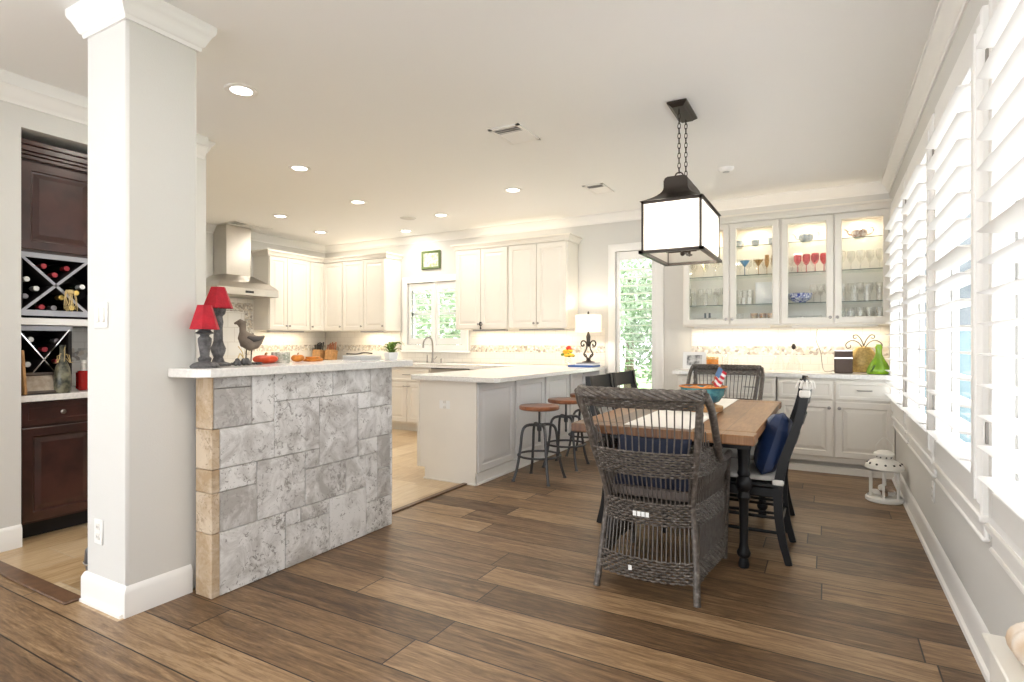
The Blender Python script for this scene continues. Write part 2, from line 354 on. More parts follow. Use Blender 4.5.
        if tones is not None and len(tones) == len(me.polygons):
            at = me.attributes.new('tone', 'FLOAT', 'FACE'); at.data.foreach_set('value', tones)
        if smooth: me.shade_smooth(); me.set_sharp_from_angle(angle=R(ang))
        o = bpy.data.objects.new(name, me); C.collection.objects.link(o)
        if parent is not None: o.parent = parent; o['_o'] = tuple(off)
        else: o.location = off; o['_o'] = tuple(off)
        return o
def tag(o, label, cat, group=None, kind=None):
    if label: o['label'] = label
    if cat: o['category'] = cat
    if group: o['group'] = group
    if kind: o['kind'] = kind
    return o
def struct(o): o['kind'] = 'structure'; return o
def thing(name, label, cat, loc=(0, 0, 0), group=None):
    o = bpy.data.objects.new(name, None); C.collection.objects.link(o); o.empty_display_size = .05
    o.location = loc; o['_o'] = tuple(loc); return tag(o, label, cat, group)
def copy_tree(o, parent=None):
    c = o.copy(); C.collection.objects.link(c)
    if parent is not None: c.parent = parent
    for ch in list(o.children): copy_tree(ch, c)
    return c
def place(o, loc, rz=0, scale=None):
    o.location = loc; o.rotation_euler = (0, 0, rz)
    if scale: o.scale = (scale,) * 3
    return o
def light(name, kind, loc, energy, color=(1, .9, .78), size=.1, size_y=None, rot=(0, 0, 0), spread=None, parent=None):
    l = bpy.data.lights.new(name, kind); l.energy = energy; l.color = color
    if kind == 'AREA':
        l.size = size
        if size_y: l.shape = 'RECTANGLE'; l.size_y = size_y
        else: l.shape = 'DISK'
        if spread: l.spread = spread
    else: l.shadow_soft_size = size
    o = bpy.data.objects.new(name, l); C.collection.objects.link(o)
    if parent is not None: o.parent = parent; loc = Vector(loc) - Vector(parent['_o'])
    o.location = loc; o.rotation_euler = rot; return o
def bez(pts, n=24):
    """Catmull-Rom through points"""
    P = [Vector(p) for p in pts]; P = [P[0] * 2 - P[1]] + P + [P[-1] * 2 - P[-2]]; out = []
    segs = len(P) - 3; per = max(2, n // segs)
    for i in range(segs):
        a, b, c, d = P[i:i + 4]
        for j in range(per):
            t = j / per; out.append(.5 * ((2 * b) + (c - a) * t + (2 * a - 5 * b + 4 * c - d) * t * t + (3 * b - a - 3 * c + d) * t ** 3))
    out.append(P[-2]); return out
HC = 2.74

# ================================================================== SETTING
XR, YB, XW, XK = .52, 6.52, -4.13, -7.10      # right wall, back wall, wine wall, kitchen left wall
b = MB(); b.box(-7.4, -6.0, -.12, 1.0, 7.0, -.02); struct(b.build('floor', M['mortar']))
b = MB(); b.box(-6.2, -6.0, -.02, -4.13, 1.29, 0); b.box(-4.13, -6.0, -.02, XR + .1, 1.29, 0); b.box(-2.66, 1.29, -.02, XR + .1, YB + .1, 0)
o = struct(b.build('floor_planks', M['floor'], loc=(0, 0, 0)))
b = MB(); b.box(-7.2, 1.29, -.02, -2.66, YB + .1, .0); struct(b.build('floor_tile', M['tile'], loc=(0, 0, 0)))
b = MB(); b.box(-4.13, 1.25, 0, -3.03, 1.33, .012, .005); b.box(-2.69, 2.87, 0, -2.645, 3.975, .012, .005); struct(b.build('trim_1', mat('threshold_wood', (.16, .085, .045), .4, noise=.3)))
b = MB(); b.box(-6.2, -6.0, HC, XR + .2, YB + .2, HC + .15); b.box(-7.4, 2.3, HC, -6.2, YB + .2, HC + .15); struct(b.build('ceiling', M['ceil']))
# back wall with two window openings
def wall_x(name, y0, y1, x0, x1, z0, z1, holes, m):
    """wall running along X with rectangular holes (x0,x1,z0,z1) sorted by x"""
    b = MB(); x = x0
    for (a, c, d, e) in holes:
        b.box(x, y0, z0, a, y1, z1); b.box(a, y0, z0, c, y1, d); b.box(a, y0, e, c, y1, z1); x = c
    b.box(x, y0, z0, x1, y1, z1); return struct(b.build(name, m, smooth=False))
KW = (-5.40, -4.42, 1.16, 2.06)     # kitchen window opening
TW = (-2.215, -1.735, .50, 2.28)    # tall window opening
wall_x('wall_back', YB, YB + .15, XK - .15, XR + .15, 0, HC, [KW, TW], M['wall'])
# right wall with four window openings
WIN = [(4.98, 6.02), (3.83, 4.80), (2.71, 3.63), (1.55, 2.49)]
b = MB(); y = -2.2
for (a, c) in WIN[::-1]:
    b.box(XR, y, 0, XR + .065, a, HC); b.box(XR, a, 0, XR + .065, c, .60); b.box(XR, a, 2.37, XR + .065, c, HC); y = c
b.box(XR, y, 0, XR + .065, YB, HC); struct(b.build('wall_right', M['wall'], smooth=False))
b = MB(); b.box(-6.2, -6.15, 2.1, XR + .15, -6.0, HC); struct(b.build('wall_rear_sky_block', M['wall']))  # unseen lintel added to cut the sky light on the column's near face
b = MB(); b.box(XK - .15, 2.5, 0, XK, YB + .1, HC); struct(b.build('wall_left', M['wall'], smooth=False))
# wine wall with the niche
N0, N1 = 1.49, 2.42
b = MB(); b.box(XW - .75, .4, 0, XW, N0, HC); b.box(XW - .75, N1, 0, XW, 2.62, HC); b.box(XW - .75, N0, 2.462, XW, N1, HC); b.box(XW - .75, N0, 0, XW - .66, N1, 2.462)
struct(b.build('wall_wine', M['wall'], smooth=False))
b = MB(); b.box(XK, 2.47, 0, XW - .75, 2.62, HC); struct(b.build('wall_front', M['wall'], smooth=False))

# crown
crown = [(0, HC - .105), (.010, HC - .105), (.014, HC - .088), (.024, HC - .082), (.04, HC - .05), (.062, HC - .026), (.068, HC - .015), (.078, HC - .012), (.078, HC), (0, HC)]
b = MB(); b.sweep([(XR, -6.0), (XR, YB), (XK, YB), (XK, 2.62), (XW, 2.62)], crown)
wcr = [(0, 2.583), (.010, 2.583), (.014, 2.60), (.022, 2.607), (.036, 2.635), (.050, 2.655), (.056, 2.668), (.062, 2.672), (.062, HC), (0, HC)]
b.sweep([(XW, 2.60), (XW, .4)], wcr); struct(b.build('trim_2', M['trim']))
base = [(0, 0), (.016, 0), (.016, .105), (.011, .118), (.006, .128), (0, .132)]
b = MB(); b.sweep([(XR, -6.0), (XR, 5.93)], base); b.sweep([(XR - .016, -6.0), (XR - .016, 5.93)], [(0, 0), (.016, 0), (.012, .014), (0, .02)]); struct(b.build('baseboard_right', M['trim']))
b = MB(); b.sweep([(XW, N0), (XW, .4)], base); struct(b.build('baseboard_left', M['trim']))
# column
cx0, cx1, cy0, cy1 = -3.022, -2.675, 1.335, 1.655
b = MB(); b.box(cx0, cy0, 0, cx1, cy1, HC, .012); struct(b.build('wall_column', M['wall']))
cw = [(cx0, cy0), (cx0, cy1), (cx1, cy1), (cx1, cy0)]
ccr = [(0, 2.612), (.010, 2.612), (.013, 2.63), (.022, 2.637), (.034, 2.665), (.046, 2.69), (.055, 2.70), (.060, 2.715), (.060, HC), (0, HC)]
b = MB(); b.sweep(cw, ccr, closed=True); struct(b.build('trim_3', M['trim']))
cb_ = [(cx1, 1.62), (cx1, cy0), (cx0, cy0), (cx0, cy1)]
b = MB(); b.sweep(cb_, base); struct(b.build('baseboard_column', M['trim']))
b = MB(); b.sweep([(cx0, cy0), (cx1, cy0)][::1], [(0, 0), (-.03, 0), (-.03, .012), (-.02, .016), (0, .016)]); struct(b.build('trim_4', M['trim']))
# fix sweep side for column base: done by path order above

# ---------------- windows + shutters on the right wall
def win_parent(n): 
    o = bpy.data.objects.new('window_%d' % n, None); C.collection.objects.link(o); o['kind'] = 'structure'; o['_o'] = (0, 0, 0); return o
casing = [(.0, 0), (0, .018), (.006, .024), (.03, .02), (.055, .024), (.065, .03), (.072, .03), (.075, 0)]
SZ0, SZ1 = .64, 2.33
for i, (a, c) in enumerate(WIN):
    w_ = win_parent(i + 1)
    b = MB(); b.M = Matrix(((0, -1, 0, XR), (1, 0, 0, 0), (0, 0, 1, 0), (0, 0, 0, 1)))   # local x->y, local -y -> +x ; mirror below
    b.M = Matrix(((0, 1, 0, XR), (1, 0, 0, 0), (0, 0, 1, 0), (0, 0, 0, 1)))             # local x -> world y, local -y -> world -x
    b.rings(a - .055, .545, c + .055, 2.435, 0, [(0, 0), (0, .022), (.01, .028), (.045, .02), (.055, .03), (.062, .03), (.062, -.03)], fill=False)
    b.build('casing', M['trim'], w_)
    b = MB(); b.box(XR - .035, a - .07, .535, XR, c + .07, .565, .006); b.box(XR - .018, a - .055, .47, XR, c + .055, .535, .006); b.box(XR - .026, a - .06, .465, XR, c + .06, .482, .006); b.build('apron', M['trim'], w_)
    b = MB()
    for (p, q, r, s_) in ((a, a + .022, .60, 2.37), (c - .022, c, .60, 2.37), (a, c, .60, .66), (a, c, 2.31, 2.37), (a, c, 1.47, 1.53)): b.box(XR + .038, p, r, XR + .064, q, s_)
    b.box(XR + .040, (a + c) / 2 - .010, .66, XR + .060, (a + c) / 2 + .010, 2.31)
    b.build('sash', M['trim'], w_)
    b = MB(); b.box(XR + .048, a + .05, .65, XR + .052, c - .05, 2.32); b.build('glass', M['glass'], w_, smooth=False)
ORD = ['the far corner beside the cabinets', 'the second place from the far corner', 'the third place from the far corner', 'the near end beside the camera']
def shutter_panel(t, xc, y0, y1, z0, z1, spacing, wd, axis='y', tilt=0, rod=True):
    """stiles, rails and louvres; axis 'y' = panel in the right wall, 'x' = panel in the back wall"""
    def bx(b, u0, d0, q0, u1, d1, q1, bev=0):
        if axis == 'y': b.box(xc + d0, u0, q0, xc + d1, u1, q1, bev)
        else: b.box(u0, xc + d0, q0, u1, xc + d1, q1, bev)
    st = .045
    b = MB()
    for u in (y0, y1 - st): bx(b, u, -.015, z0, u + st, .015, z1, .003)
    bx(b, y0 + st, -.014, z0, y1 - st, .014, z0 + .09, .003); bx(b, y0 + st, -.014, z1 - .10, y1 - st, .014, z1, .003)
    b.build('frame', M['trim'], t)
    b = MB(); z = z0 + .09 + spacing * .45
    while z < z1 - .10 - spacing * .3:
        n = 10; vs = []
        for u in (y0 + st + .002, y1 - st - .002):
            for j in range(n):
                a_ = 2 * PI * j / n; d = wd / 2 * math.cos(a_); h = .0055 * math.sin(a_)
                d, h = d * math.cos(tilt) - h * math.sin(tilt), d * math.sin(tilt) + h * math.cos(tilt)
                vs.append((xc + d, u, z + h) if axis == 'y' else (u, xc + d, z + h))
        b.add(vs, [(j, (j + 1) % n, n + (j + 1) % n, n + j) for j in range(n)] + [tuple(range(n)), tuple(range(n, 2 * n))[::-1]]); z += spacing
    b.build('louvres', M['trim'], t)
for i, (a, c) in enumerate(WIN):
    t = thing('plantation_shutter', 'white wide-louvre shutter on the right wall, in %s' % ORD[i], 'window shutter', (XR, (a + c) / 2, SZ0), 'shutters along the right wall')
    shutter_panel(t, XR - .024, a + .005, c - .005, .605, 2.365, .1035, .114, tilt=R(-4))
    for z in (.85, 2.13): b = MB(); b.box(XR - .046, c - .012, z, XR - .039, c + .004, z + .075); b.build('hinge', M['nickel'], t)
# kitchen window (behind the sink) and tall window
b = MB(); w_ = win_parent(5)
b.rings(KW[0] - .09, KW[2] - .09, KW[1] + .09, KW[3] + .09, YB, [(0, 0), (0, .018), (.01, .024), (.07, .018), (.085, .022), (.09, .022), (.09, -.14)], fill=False); b.build('casing', M['trim'], w_)
b = MB(); b.box(KW[0] - .12, YB - .06, KW[2] - .11, KW[1] + .12, YB, KW[2] - .085, .005); b.build('sill', M['trim'], w_)
b = MB(); b.box(KW[0], YB + .08, KW[2], KW[0] + .04, YB + .12, KW[3]); b.box(KW[1] - .04, YB + .08, KW[2], KW[1], YB + .12, KW[3]); b.box(KW[0], YB + .08, (KW[2] + KW[3]) / 2 - .02, KW[1], YB + .12, (KW[2] + KW[3]) / 2 + .02); b.build('sash', M['trim'], w_)
b = MB(); b.box(KW[0], YB + .10, KW[2], KW[1], YB + .104, KW[3]); b.build('glass', M['glass'], w_, smooth=False)
km = (KW[0] + KW[1]) / 2
for k, (u0, u1, wd_) in enumerate(((KW[0] + .005, km - .02, 'left'), (km + .02, KW[1] - .005, 'right'))):
    t = thing('plantation_shutter', 'small white louvred shutter, %s half of the window over the sink' % wd_, 'window shutter', ((u0 + u1) / 2, YB, KW[2]), 'shutters of the sink window')
    shutter_panel(t, YB + .02, u0, u1, KW[2] + .005, KW[3] - .005, .088, .088, axis='x', tilt=R(-6))
b = MB(); b.box(km - .02, YB - .01, KW[2], km + .02, YB + .06, KW[3]); b.build('mullion', M['trim'], w_)
w_ = win_parent(6)
b = MB(); b.rings(TW[0] - .09, TW[2] - .09, TW[1] + .09, TW[3] + .09, YB, [(0, 0), (0, .018), (.01, .024), (.07, .018), (.085, .022), (.09, .022), (.09, -.14)], fill=False); b.build('casing', M['trim'], w_)
b = MB(); b.box(TW[0], YB + .10, TW[2], TW[1], YB + .104, TW[3]); b.build('glass', M['glass'], w_, smooth=False)
t = thing('plantation_shutter', 'tall narrow white louvred shutter between the wall cabinets and the glass-door cabinets', 'window shutter', ((TW[0] + TW[1]) / 2, YB, TW[2]))
shutter_panel(t, YB + .015, TW[0] + .004, TW[1] - .004, TW[2] + .005, TW[3] - .005, .0945, .095, axis='x', tilt=R(-5))
# wall plates
def plate(loc, face, w, h, label, cat, kind='switch', name='light_switch'):
    """face: '-y' or '+x' or '-x'"""
    t = thing(name, label, cat, loc)
    b = MB()
    ang = {'-y': 0, '+x': PI / 2, '-x': -PI / 2}[face]
    MT = Matrix.Translation(loc) @ Matrix.Rotation(ang, 4, 'Z')
    b.M = MT; b.box(-w / 2, -.006, -h / 2, w / 2, 0, h / 2, .003); b.build('plate', M['sw'], t)
    b = MB(); b.M = MT
    if kind == 'switch':
        n = max(1, round(w / .046) - 0) if w > .09 else 1
        for k in range(n):
            x = (k - (n - 1) / 2) * .046; b.box(x - .015, -.011, -.033, x + .015, -.004, .033, .003)
        b.build('rocker', M['wmetal'], t)
    else:
        for z in (-.022, .022): b.box(-.016, -.009, z - .014, .016, -.004, z + .014, .004)
        b.build('socket', M['wmetal'], t)
        for z in (-.022, .022):
            for x in (-.007, .007): b = MB(); b.M = MT; b.box(x - .001, -.0095, z - .005, x + .001, -.0085, z + .005); b.build('slot', M['dk'], t)
    return t
plate((-2.884, cy0, 1.322), '-y', .115, .118, 'white double light switch high on the near face of the column', 'light switch')
plate((-2.905, cy0, .335), '-y', .072, .115, 'white wall outlet low on the near face of the column', 'outlet', 'outlet', 'wall_outlet')
plate((XR, 3.91, .36), '-x', .072, .115, 'white wall outlet under the right-hand windows', 'outlet', 'outlet', 'wall_outlet')
plate((-2.885, 3.98, .66), '-y', .115, .075, 'white horizontal outlet on the end panel of the peninsula', 'outlet', 'outlet', 'wall_outlet')

# ================================================================== PONY WALL with stone, bar top
sx, s0, s1, sh = -2.50, 1.625, 2.865, 1.035
t = thing('stone_half_wall', 'grey travertine-clad half wall under the raised bar', 'half wall', ((-2.7), 2.25, 0))
b = MB(); b.box(-2.90, 1.662, 0, sx - .025, s1 - .005, sh); b.box(-2.665, s0 + .012, 0, sx - .025, 1.662, sh); b.build('core', M['mortar'], t)
T = [(0, .20, .98, 1.035), (0, .20, .79, .98), (.20, .33, .79, 1.035), (.33, .73, .89, 1.035), (.73, 1.04, .89, 1.035), (1.04, 1.24, .79, 1.035),
 (.33, .63, .60, .89), (.63, .93, .50, .89), (.93, 1.04, .79, .89), (.93, 1.24, .60, .79), (.03, .33, .60, .79), (.93, 1.10, .50, .60),
 (.53, .63, .50, .60), (.23, .53, .30, .60), (.03, .23, .49, .60), (.03, .23, .30, .49), (.53, .83, .30, .50), (.83, 1.0, .30, .50),
 (1.0, 1.10, .20, .50), (1.10, 1.22, .39, .60), (1.10, 1.22, .20, .39), (1.22, 1.24, .20, .60),
 (.03, .40, 0, .30), (.40, .50, .22, .30), (.50, .70, .22, .30), (.40, .70, 0, .22), (.70, 1.0, 0, .30), (1.0, 1.24, 0, .20)]
TN = {1: .0, 2: .75, 4: .45, 13: .5, 15: .05, 19: .1, 20: .1, 22: .7, 6: .55, 0: .2, 24: .4}
b = MB(); tn = []
for i, (a, c, z0, z1) in enumerate(T):
    k = len(b.f); g = .0015; d = random.uniform(0, .004)
    b.box(sx - .03, s0 + a + g, z0 + g, sx + d - .004, s0 + c - g, z1 - g, .003); tn += [TN.get(i, random.uniform(.35, 1))] * (len(b.f) - k)
b.build('stone_cladding', M['stone'], t, tones=tn, smooth=False)
b = MB(); tn = []
for i, (z0, z1, ret) in enumerate(((0, .30, .03), (.30, .49, .03), (.49, .60, .03), (.60, .79, .03), (.79, 1.035, .0))):
    k = len(b.f); b.box(-2.625, s0 - .012, z0 + .0015, sx - .002, s0 + ret + (0 if ret else -.001), z1 - .0015, .003); tn += [.2 + .6 * (i % 2)] * (len(b.f) - k)
b.build('end_cladding', M['tan'], t, tones=tn, smooth=False)
b = MB()
o_ = [(-2.672, 1.512), (-2.50, 1.535), (-2.455, 1.58), (-2.455, 3.02), (-2.50, 3.07), (-2.93, 3.07), (-2.96, 3.04), (-2.96, 1.66), (-2.672, 1.66)]
def prism(b, pts, z0, z1, bev=.004):
    n = len(pts); cx = sum(p[0] for p in pts) / n; cy = sum(p[1] for p in pts) / n
    vs = []
    for z, k in ((z0, bev), (z0 + bev, 0), (z1 - bev, 0), (z1, bev)):
        for x, y in pts:
            d = math.hypot(x - cx, y - cy) or 1; vs.append((x - (x - cx) / d * k, y - (y - cy) / d * k, z))
    fs = [(i * n + j, i * n + (j + 1) % n, (i + 1) * n + (j + 1) % n, (i + 1) * n + j) for i in range(3) for j in range(n)]
    fs += [tuple(range(n))[::-1], tuple(3 * n + j for j in range(n))]; b.add(vs, fs)
prism(b, o_, sh + .001, sh + .042)
tag(b.build('bar_countertop', M['counter'], smooth=False), 'white quartz slab on top of the stone half wall', 'countertop')
BT = sh + .042

# ================================================================== CABINETS
RP = [(0, 0), (0, .017), (.004, .020), (.052, .020), (.058, .012), (.066, .011), (.094, .018), (.10, .018)]
SP = [(0, 0), (0, .017), (.004, .020), (.03, .020), (.035, .015), (.04, .015)]
GP = [(0, 0), (0, .017), (.004, .020), (.052, .020), (.058, .014), (.060, 0)]
def pane_door(parent, x0, z0, x1, z1, MT, m, kind='raised', hw=None, hwm='nickel', name='door'):
    b = MB(); b.M = MT
    if kind == 'raised': b.rings(x0, z0, x1, z1, 0, RP)
    elif kind == 'drawer': b.rings(x0, z0, x1, z1, 0, SP)
    elif kind == 'glass': b.rings(x0, z0, x1, z1, 0, GP, fill=False)
    d = b.build(name, m, parent, smooth=False)
    if kind == 'glass':
        b = MB(); b.M = MT; b.box(x0 + .055, -.010, z0 + .055, x1 - .055, -.006, z1 - .055); b.build('glass', M['hglass'], d, smooth=False)
    if hw:
        b = MB(); b.M = MT
        if hw[0] == 'pull':
            _, x, z, L = hw; b.tube(bez([(x - L / 2, -.02, z), (x - L / 2 + .006, -.045, z), (x, -.052, z), (x + L / 2 - .006, -.045, z), (x + L / 2, -.02, z)], 16), .0055, 8)
            b.build('handle', M[hwm], d)
        else:
            _, x, z = hw; b.M = MT @ Matrix.Translation((x, -.02, z)) @ Matrix.Rotation(PI / 2, 4, 'X')
            b.lathe([(.006, 0), (.005, .012), (.013, .018), (.015, .026), (.010, .031), (.001, .032)], n=12); b.build('knob', M[hwm], d)
    return d
def cabinet(name, label, loc, face, w, h, d, doors=(), drawers=(), m=None, toe=0, glassy=False, group=None, hwm='nickel', cat='cabinet', skip_top=False):
    """loc = front lower left corner as seen by someone facing the doors"""
    m = m or M['cab']; t = thing(name, label, cat, loc, group)
    MT = Matrix.Translation(loc) @ Matrix.Rotation({'-y': 0, '+x': PI / 2, '-x': -PI / 2}[face], 4, 'Z')
    b = MB(); b.M = MT
    if glassy:
        b.box(0, 0, 0, .018, d, h); b.box(w - .018, 0, 0, w, d, h); b.box(.018, 0, 0, w - .018, d, .02); b.box(.018, 0, h - .02, w - .018, d, h); b.box(.018, d - .01, .02, w - .018, d, h - .02)
        b.box(w / 2 - .02, 0, .02, w / 2 + .02, .02, h - .02)
    else: b.box(0, 0, toe, w, d, h, .002)
    b.build('body', m, t, smooth=False)
    if toe: b = MB(); b.M = MT; b.box(0, .07, 0, w, d, toe); b.build('toe_kick', m, t, smooth=False)
    for (x0, z0, x1, z1, hw) in doors: pane_door(t, x0, z0, x1, z1, MT, m, 'glass' if glassy else 'raised', hw, hwm)
    for (x0, z0, x1, z1, hw) in drawers: pane_door(t, x0, z0, x1, z1, MT, m, 'drawer', hw, hwm, 'drawer')
    return t
# ---- glass-door cabinets at the right of the back wall
UB = 1.365
for k, (x0, w_, lab) in enumerate(((-1.355, .945, 'cream wall cabinet with two lit glass doors, the one beside the tall window'), (-.41, .925, 'cream wall cabinet with two lit glass doors, the one in the corner holding two teapots'))):
    hw_ = w_ / 2
    t = cabinet('glass_door_cabinet', lab, (x0, 6.19, UB), '-y', w_, 1.06, .325, [(.012, .015, hw_ - .006, 1.05, ('knob', hw_ - .03, .07)), (hw_ + .006, .015, w_ - .012, 1.05, ('knob', hw_ + .03, .07))], glassy=True, group='glass-door wall cabinets')
    for z in (.815, .515, .215):
        b = MB(); b.M = Matrix.Translation((x0, 6.19, UB)); b.box(.02, .034, z, w_ - .02, .312, z + .007); sh_ = b.build('shelf', M['shelfg'], t, smooth=False)
        b = MB(); b.M = Matrix.Translation((x0, 6.19, UB)); b.box(.02, .030, z, w_ - .02, .034, z + .007); b.build('front_edge', M['shelfe'], sh_, smooth=False)
    for xx in (w_ * .26, w_ * .74):
        b = MB(); b.lathe([(.034, 0), (.034, -.006), (.026, -.007), (.0, -.0065)], (x0 + xx, 6.35, UB + 1.04), 16); b.build('puck_light', M['led'], t)
        light('puck_lamp', 'AREA', (x0 + xx, 6.35, UB + 1.03), 1.0, (1, .84, .62), .06, parent=t)
    b = MB(); b.box(x0 + .1, 6.27, UB - .022, x0 + w_ - .1, 6.33, UB, .004); b.build('light_strip', M['trim'], t)
    light('strip_lamp', 'AREA', (x0 + w_ / 2, 6.38, UB - .025), 1.5, (1, .84, .62), w_ - .1, .05, parent=t)
corn = lambda z: [(0, z), (.014, z), (.018, z + .02), (.035, z + .045), (.05, z + .055), (.05, z + .075), (0, z + .075)]
b = MB(); b.box(-1.38, 6.17, UB + 1.0605, .515, 6.515, UB + 1.085); b.sweep([(.515, 6.17), (-1.385, 6.17), (-1.385, 6.515)], corn(UB + 1.055))
tag(b.build('cabinet_cornice', M['cab'], smooth=False), 'cream cornice running over the glass-door cabinets', 'moulding')
# ---- base cabinets under them
for k, (x0, lab) in enumerate(((-1.355, 'cream base cabinet with two doors and drawers, next to the tall window'), (-.42, 'cream base cabinet with two doors and drawers, behind the white lantern'))):
    w_ = .925 + .013 * k; h = w_ / 2; dd = []; dr = []
    for q in (0, 1):
        xa = .014 + q * h; xb = xa + h - .02
        dd.append((xa, .15, xb, .655, ('knob', xb - .03 if q == 0 else xa + .03, .60))); dr.append((xa, .675, xb, .845, ('pull', (xa + xb) / 2, .765, .11)))
    cabinet('base_cabinet', lab, (x0, 5.94, 0), '-y', w_, .865, .56, dd, dr, toe=.10, group='base cabinets under the glass-door cabinets')
b = MB(); b.box(-1.35, 5.925, 0, .51, 5.945, .06); tag(b.build('cabinet_plinth', M['cab']), 'cream plinth strip along the foot of the base cabinets behind the lantern', 'plinth')
b = MB(); prism(b, [(-1.40, 5.90), (.518, 5.90), (.518, 6.515), (-1.40, 6.515)], .867, .908, .004)
tag(b.build('countertop', M['counter'], smooth=False), 'white quartz countertop below the glass-door cabinets', 'countertop')
b = MB(); b.box(-1.33, 6.508, .909, .518, 6.518, UB); struct(b.build('trim_5', M['granite'], loc=(0, 0, 0)))
# ---- kitchen wall cabinets
KU = 1.365; KH = 1.045
def upper(name, lab, loc, face, w_, splits, knobs, group, d=.325):
    return cabinet(name, lab, loc, face, w_, KH, d, [(a + .004, .012, c - .004, KH - .012, ('knob', c - .028 if kn == 'r' else a + .028, .065)) for (a, c), kn in zip(splits, knobs)], group=group)
G = 'wall cabinets of the kitchen'
xs = (-4.31, -3.505, -2.70)
upper('wall_cabinet', 'cream two-door wall cabinet just right of the sink window', (xs[0], 6.19, KU), '-y', .80, [(0.005, .40), (.40, .795)], 'rl', G)
upper('wall_cabinet', 'cream two-door wall cabinet nearest the drum-shade lamp', (xs[1], 6.19, KU), '-y', .805, [(0.005, .40), (.40, .80)], 'rl', G)
upper('wall_cabinet', 'cream two-door wall cabinet just left of the sink window', (-6.365, 6.19, KU), '-y', .84, [(.0, .42), (.42, .835)], 'rr', G)
t = upper('wall_cabinet', 'cream wall cabinet filling the inner kitchen corner, facing the room', (-6.77, 6.19, KU), '-y', .403, [(.01, .40)], 'r', G)
upper('wall_cabinet', 'cream two-door wall cabinet beside the range hood', (-6.775, 5.20, KU), '+x', .70, [(.005, .30), (.30, .695)], 'rl', G)
t = upper('wall_cabinet', 'cream single-door wall cabinet between the hood-side cabinet and the corner', (-6.775, 5.905, KU), '+x', .283, [(.005, .278)], 'l', G)
cz = KU + KH
b = MB(); b.sweep([(-2.695, 6.515), (-2.695, 6.185), (-4.315, 6.185), (-4.315, 6.515)][::-1], [(-o, z) for o, z in corn(cz)]); b.box(-4.31, 6.19, cz, -2.70, 6.515, cz + .02)
tag(b.build('cabinet_cornice', M['cab'], smooth=False), 'cream cornice over the wall cabinets right of the sink window', 'moulding')
b = MB(); b.sweep([(-5.52, 6.515), (-5.52, 6.185), (-6.77, 6.185), (-6.77, 5.195), (-7.09, 5.195)][::-1], [(-o, z) for o, z in corn(cz)]); b.box(-7.09, 5.2, cz, -6.775, 6.515, cz + .02); b.box(-6.775, 6.19, cz, -5.525, 6.515, cz + .02)
tag(b.build('cabinet_cornice', M['cab'], smooth=False), 'cream cornice over the corner wall cabinets beside the hood', 'moulding')
for k, (x0, x1, wh) in enumerate(((-4.1, -3.6, 'left pair of cabinets right of the sink window'), (-3.4, -2.8, 'cabinets nearest the drum-shade lamp'), (-6.1, -5.7, 'cabinets left of the sink window'))):
    t = thing('under_cabinet_light', 'slim white light strip under the ' + wh, 'light', ((x0 + x1) / 2, 6.32, KU - .025), 'under-cabinet strips')
    b = MB(); b.box(x0, 6.27, KU - .022, x1, 6.34, KU - .001, .004); b.build('housing', M['lip'], t)
    light('strip_lamp', 'AREA', ((x0 + x1) / 2, 6.38, KU - .026), 1.3, (1, .82, .58), x1 - x0 + .2, .05, parent=t)
t = thing('under_cabinet_light', 'slim light strip under the cabinet beside the hood', 'light', (-6.95, 5.6, KU - .025), 'under-cabinet strips')
b = MB(); b.box(-6.95, 5.3, KU - .022, -6.88, 5.9, KU - .001, .004); b.build('housing', M['lip'], t)
light('strip_lamp', 'AREA', (-6.95, 5.6, KU - .026), 1.4, (1, .82, .58), .05, .8, parent=t)
for k, (x0, x1, y, z, wh) in enumerate(((-4.2, -2.8, 6.40, KU + KH + .021, 'on top of the cabinets right of the sink window'), (-6.9, -5.65, 6.40, KU + KH + .021, 'on top of the corner cabinets'), (-1.25, .4, 6.40, UB + 1.0855, 'on top of the glass-door cabinets'))):
    t = thing('cabinet_top_light', 'slim warm uplight lying ' + wh, 'light', ((x0 + x1) / 2, y, z), 'uplights on the cabinets')
    b = MB(); b.box(x0, y - .02, z, x1, y + .02, z + .015, .003); b.build('housing', M['lip'], t)
    light('uplight_lamp', 'AREA', ((x0 + x1) / 2, y, z + .02), .8 if k < 2 else .5, (1, .84, .62), x1 - x0, .03, rot=(PI, 0, 0), parent=t)
# backsplashes
b = MB(); b.box(-7.09, 6.508, .915, KW[0] - .13, 6.518, KU); b.box(KW[0] - .13, 6.508, .915, KW[1] + .13, 6.518, KW[2] - .115); b.box(KW[1] + .13, 6.508, .915, -2.35, 6.518, KU); struct(b.build('trim_6', M['granite'], loc=(0, 0, 0)))
b = MB(); b.box(-7.098, 2.7, .915, -7.088, 6.5, 1.80); struct(b.build('trim_7', M['graniteY'], loc=(0, 0, 0)))
b = MB(); b.box(-7.088, 4.30, 1.02, -7.082, 5.17, 1.74); struct(b.build('trim_8', M['bigtile'], loc=(0, 0, 0)))
b = MB()
for q in ((4.30, 5.17, 1.62, 1.74), (5.05, 5.17, 1.02, 1.62), (4.30, 4.42, 1.02, 1.62)): b.box(-7.084, q[0], q[2], -7.076, q[1], q[3])
struct(b.build('trim_9', M['mosaic'], loc=(0, 0, 0)))
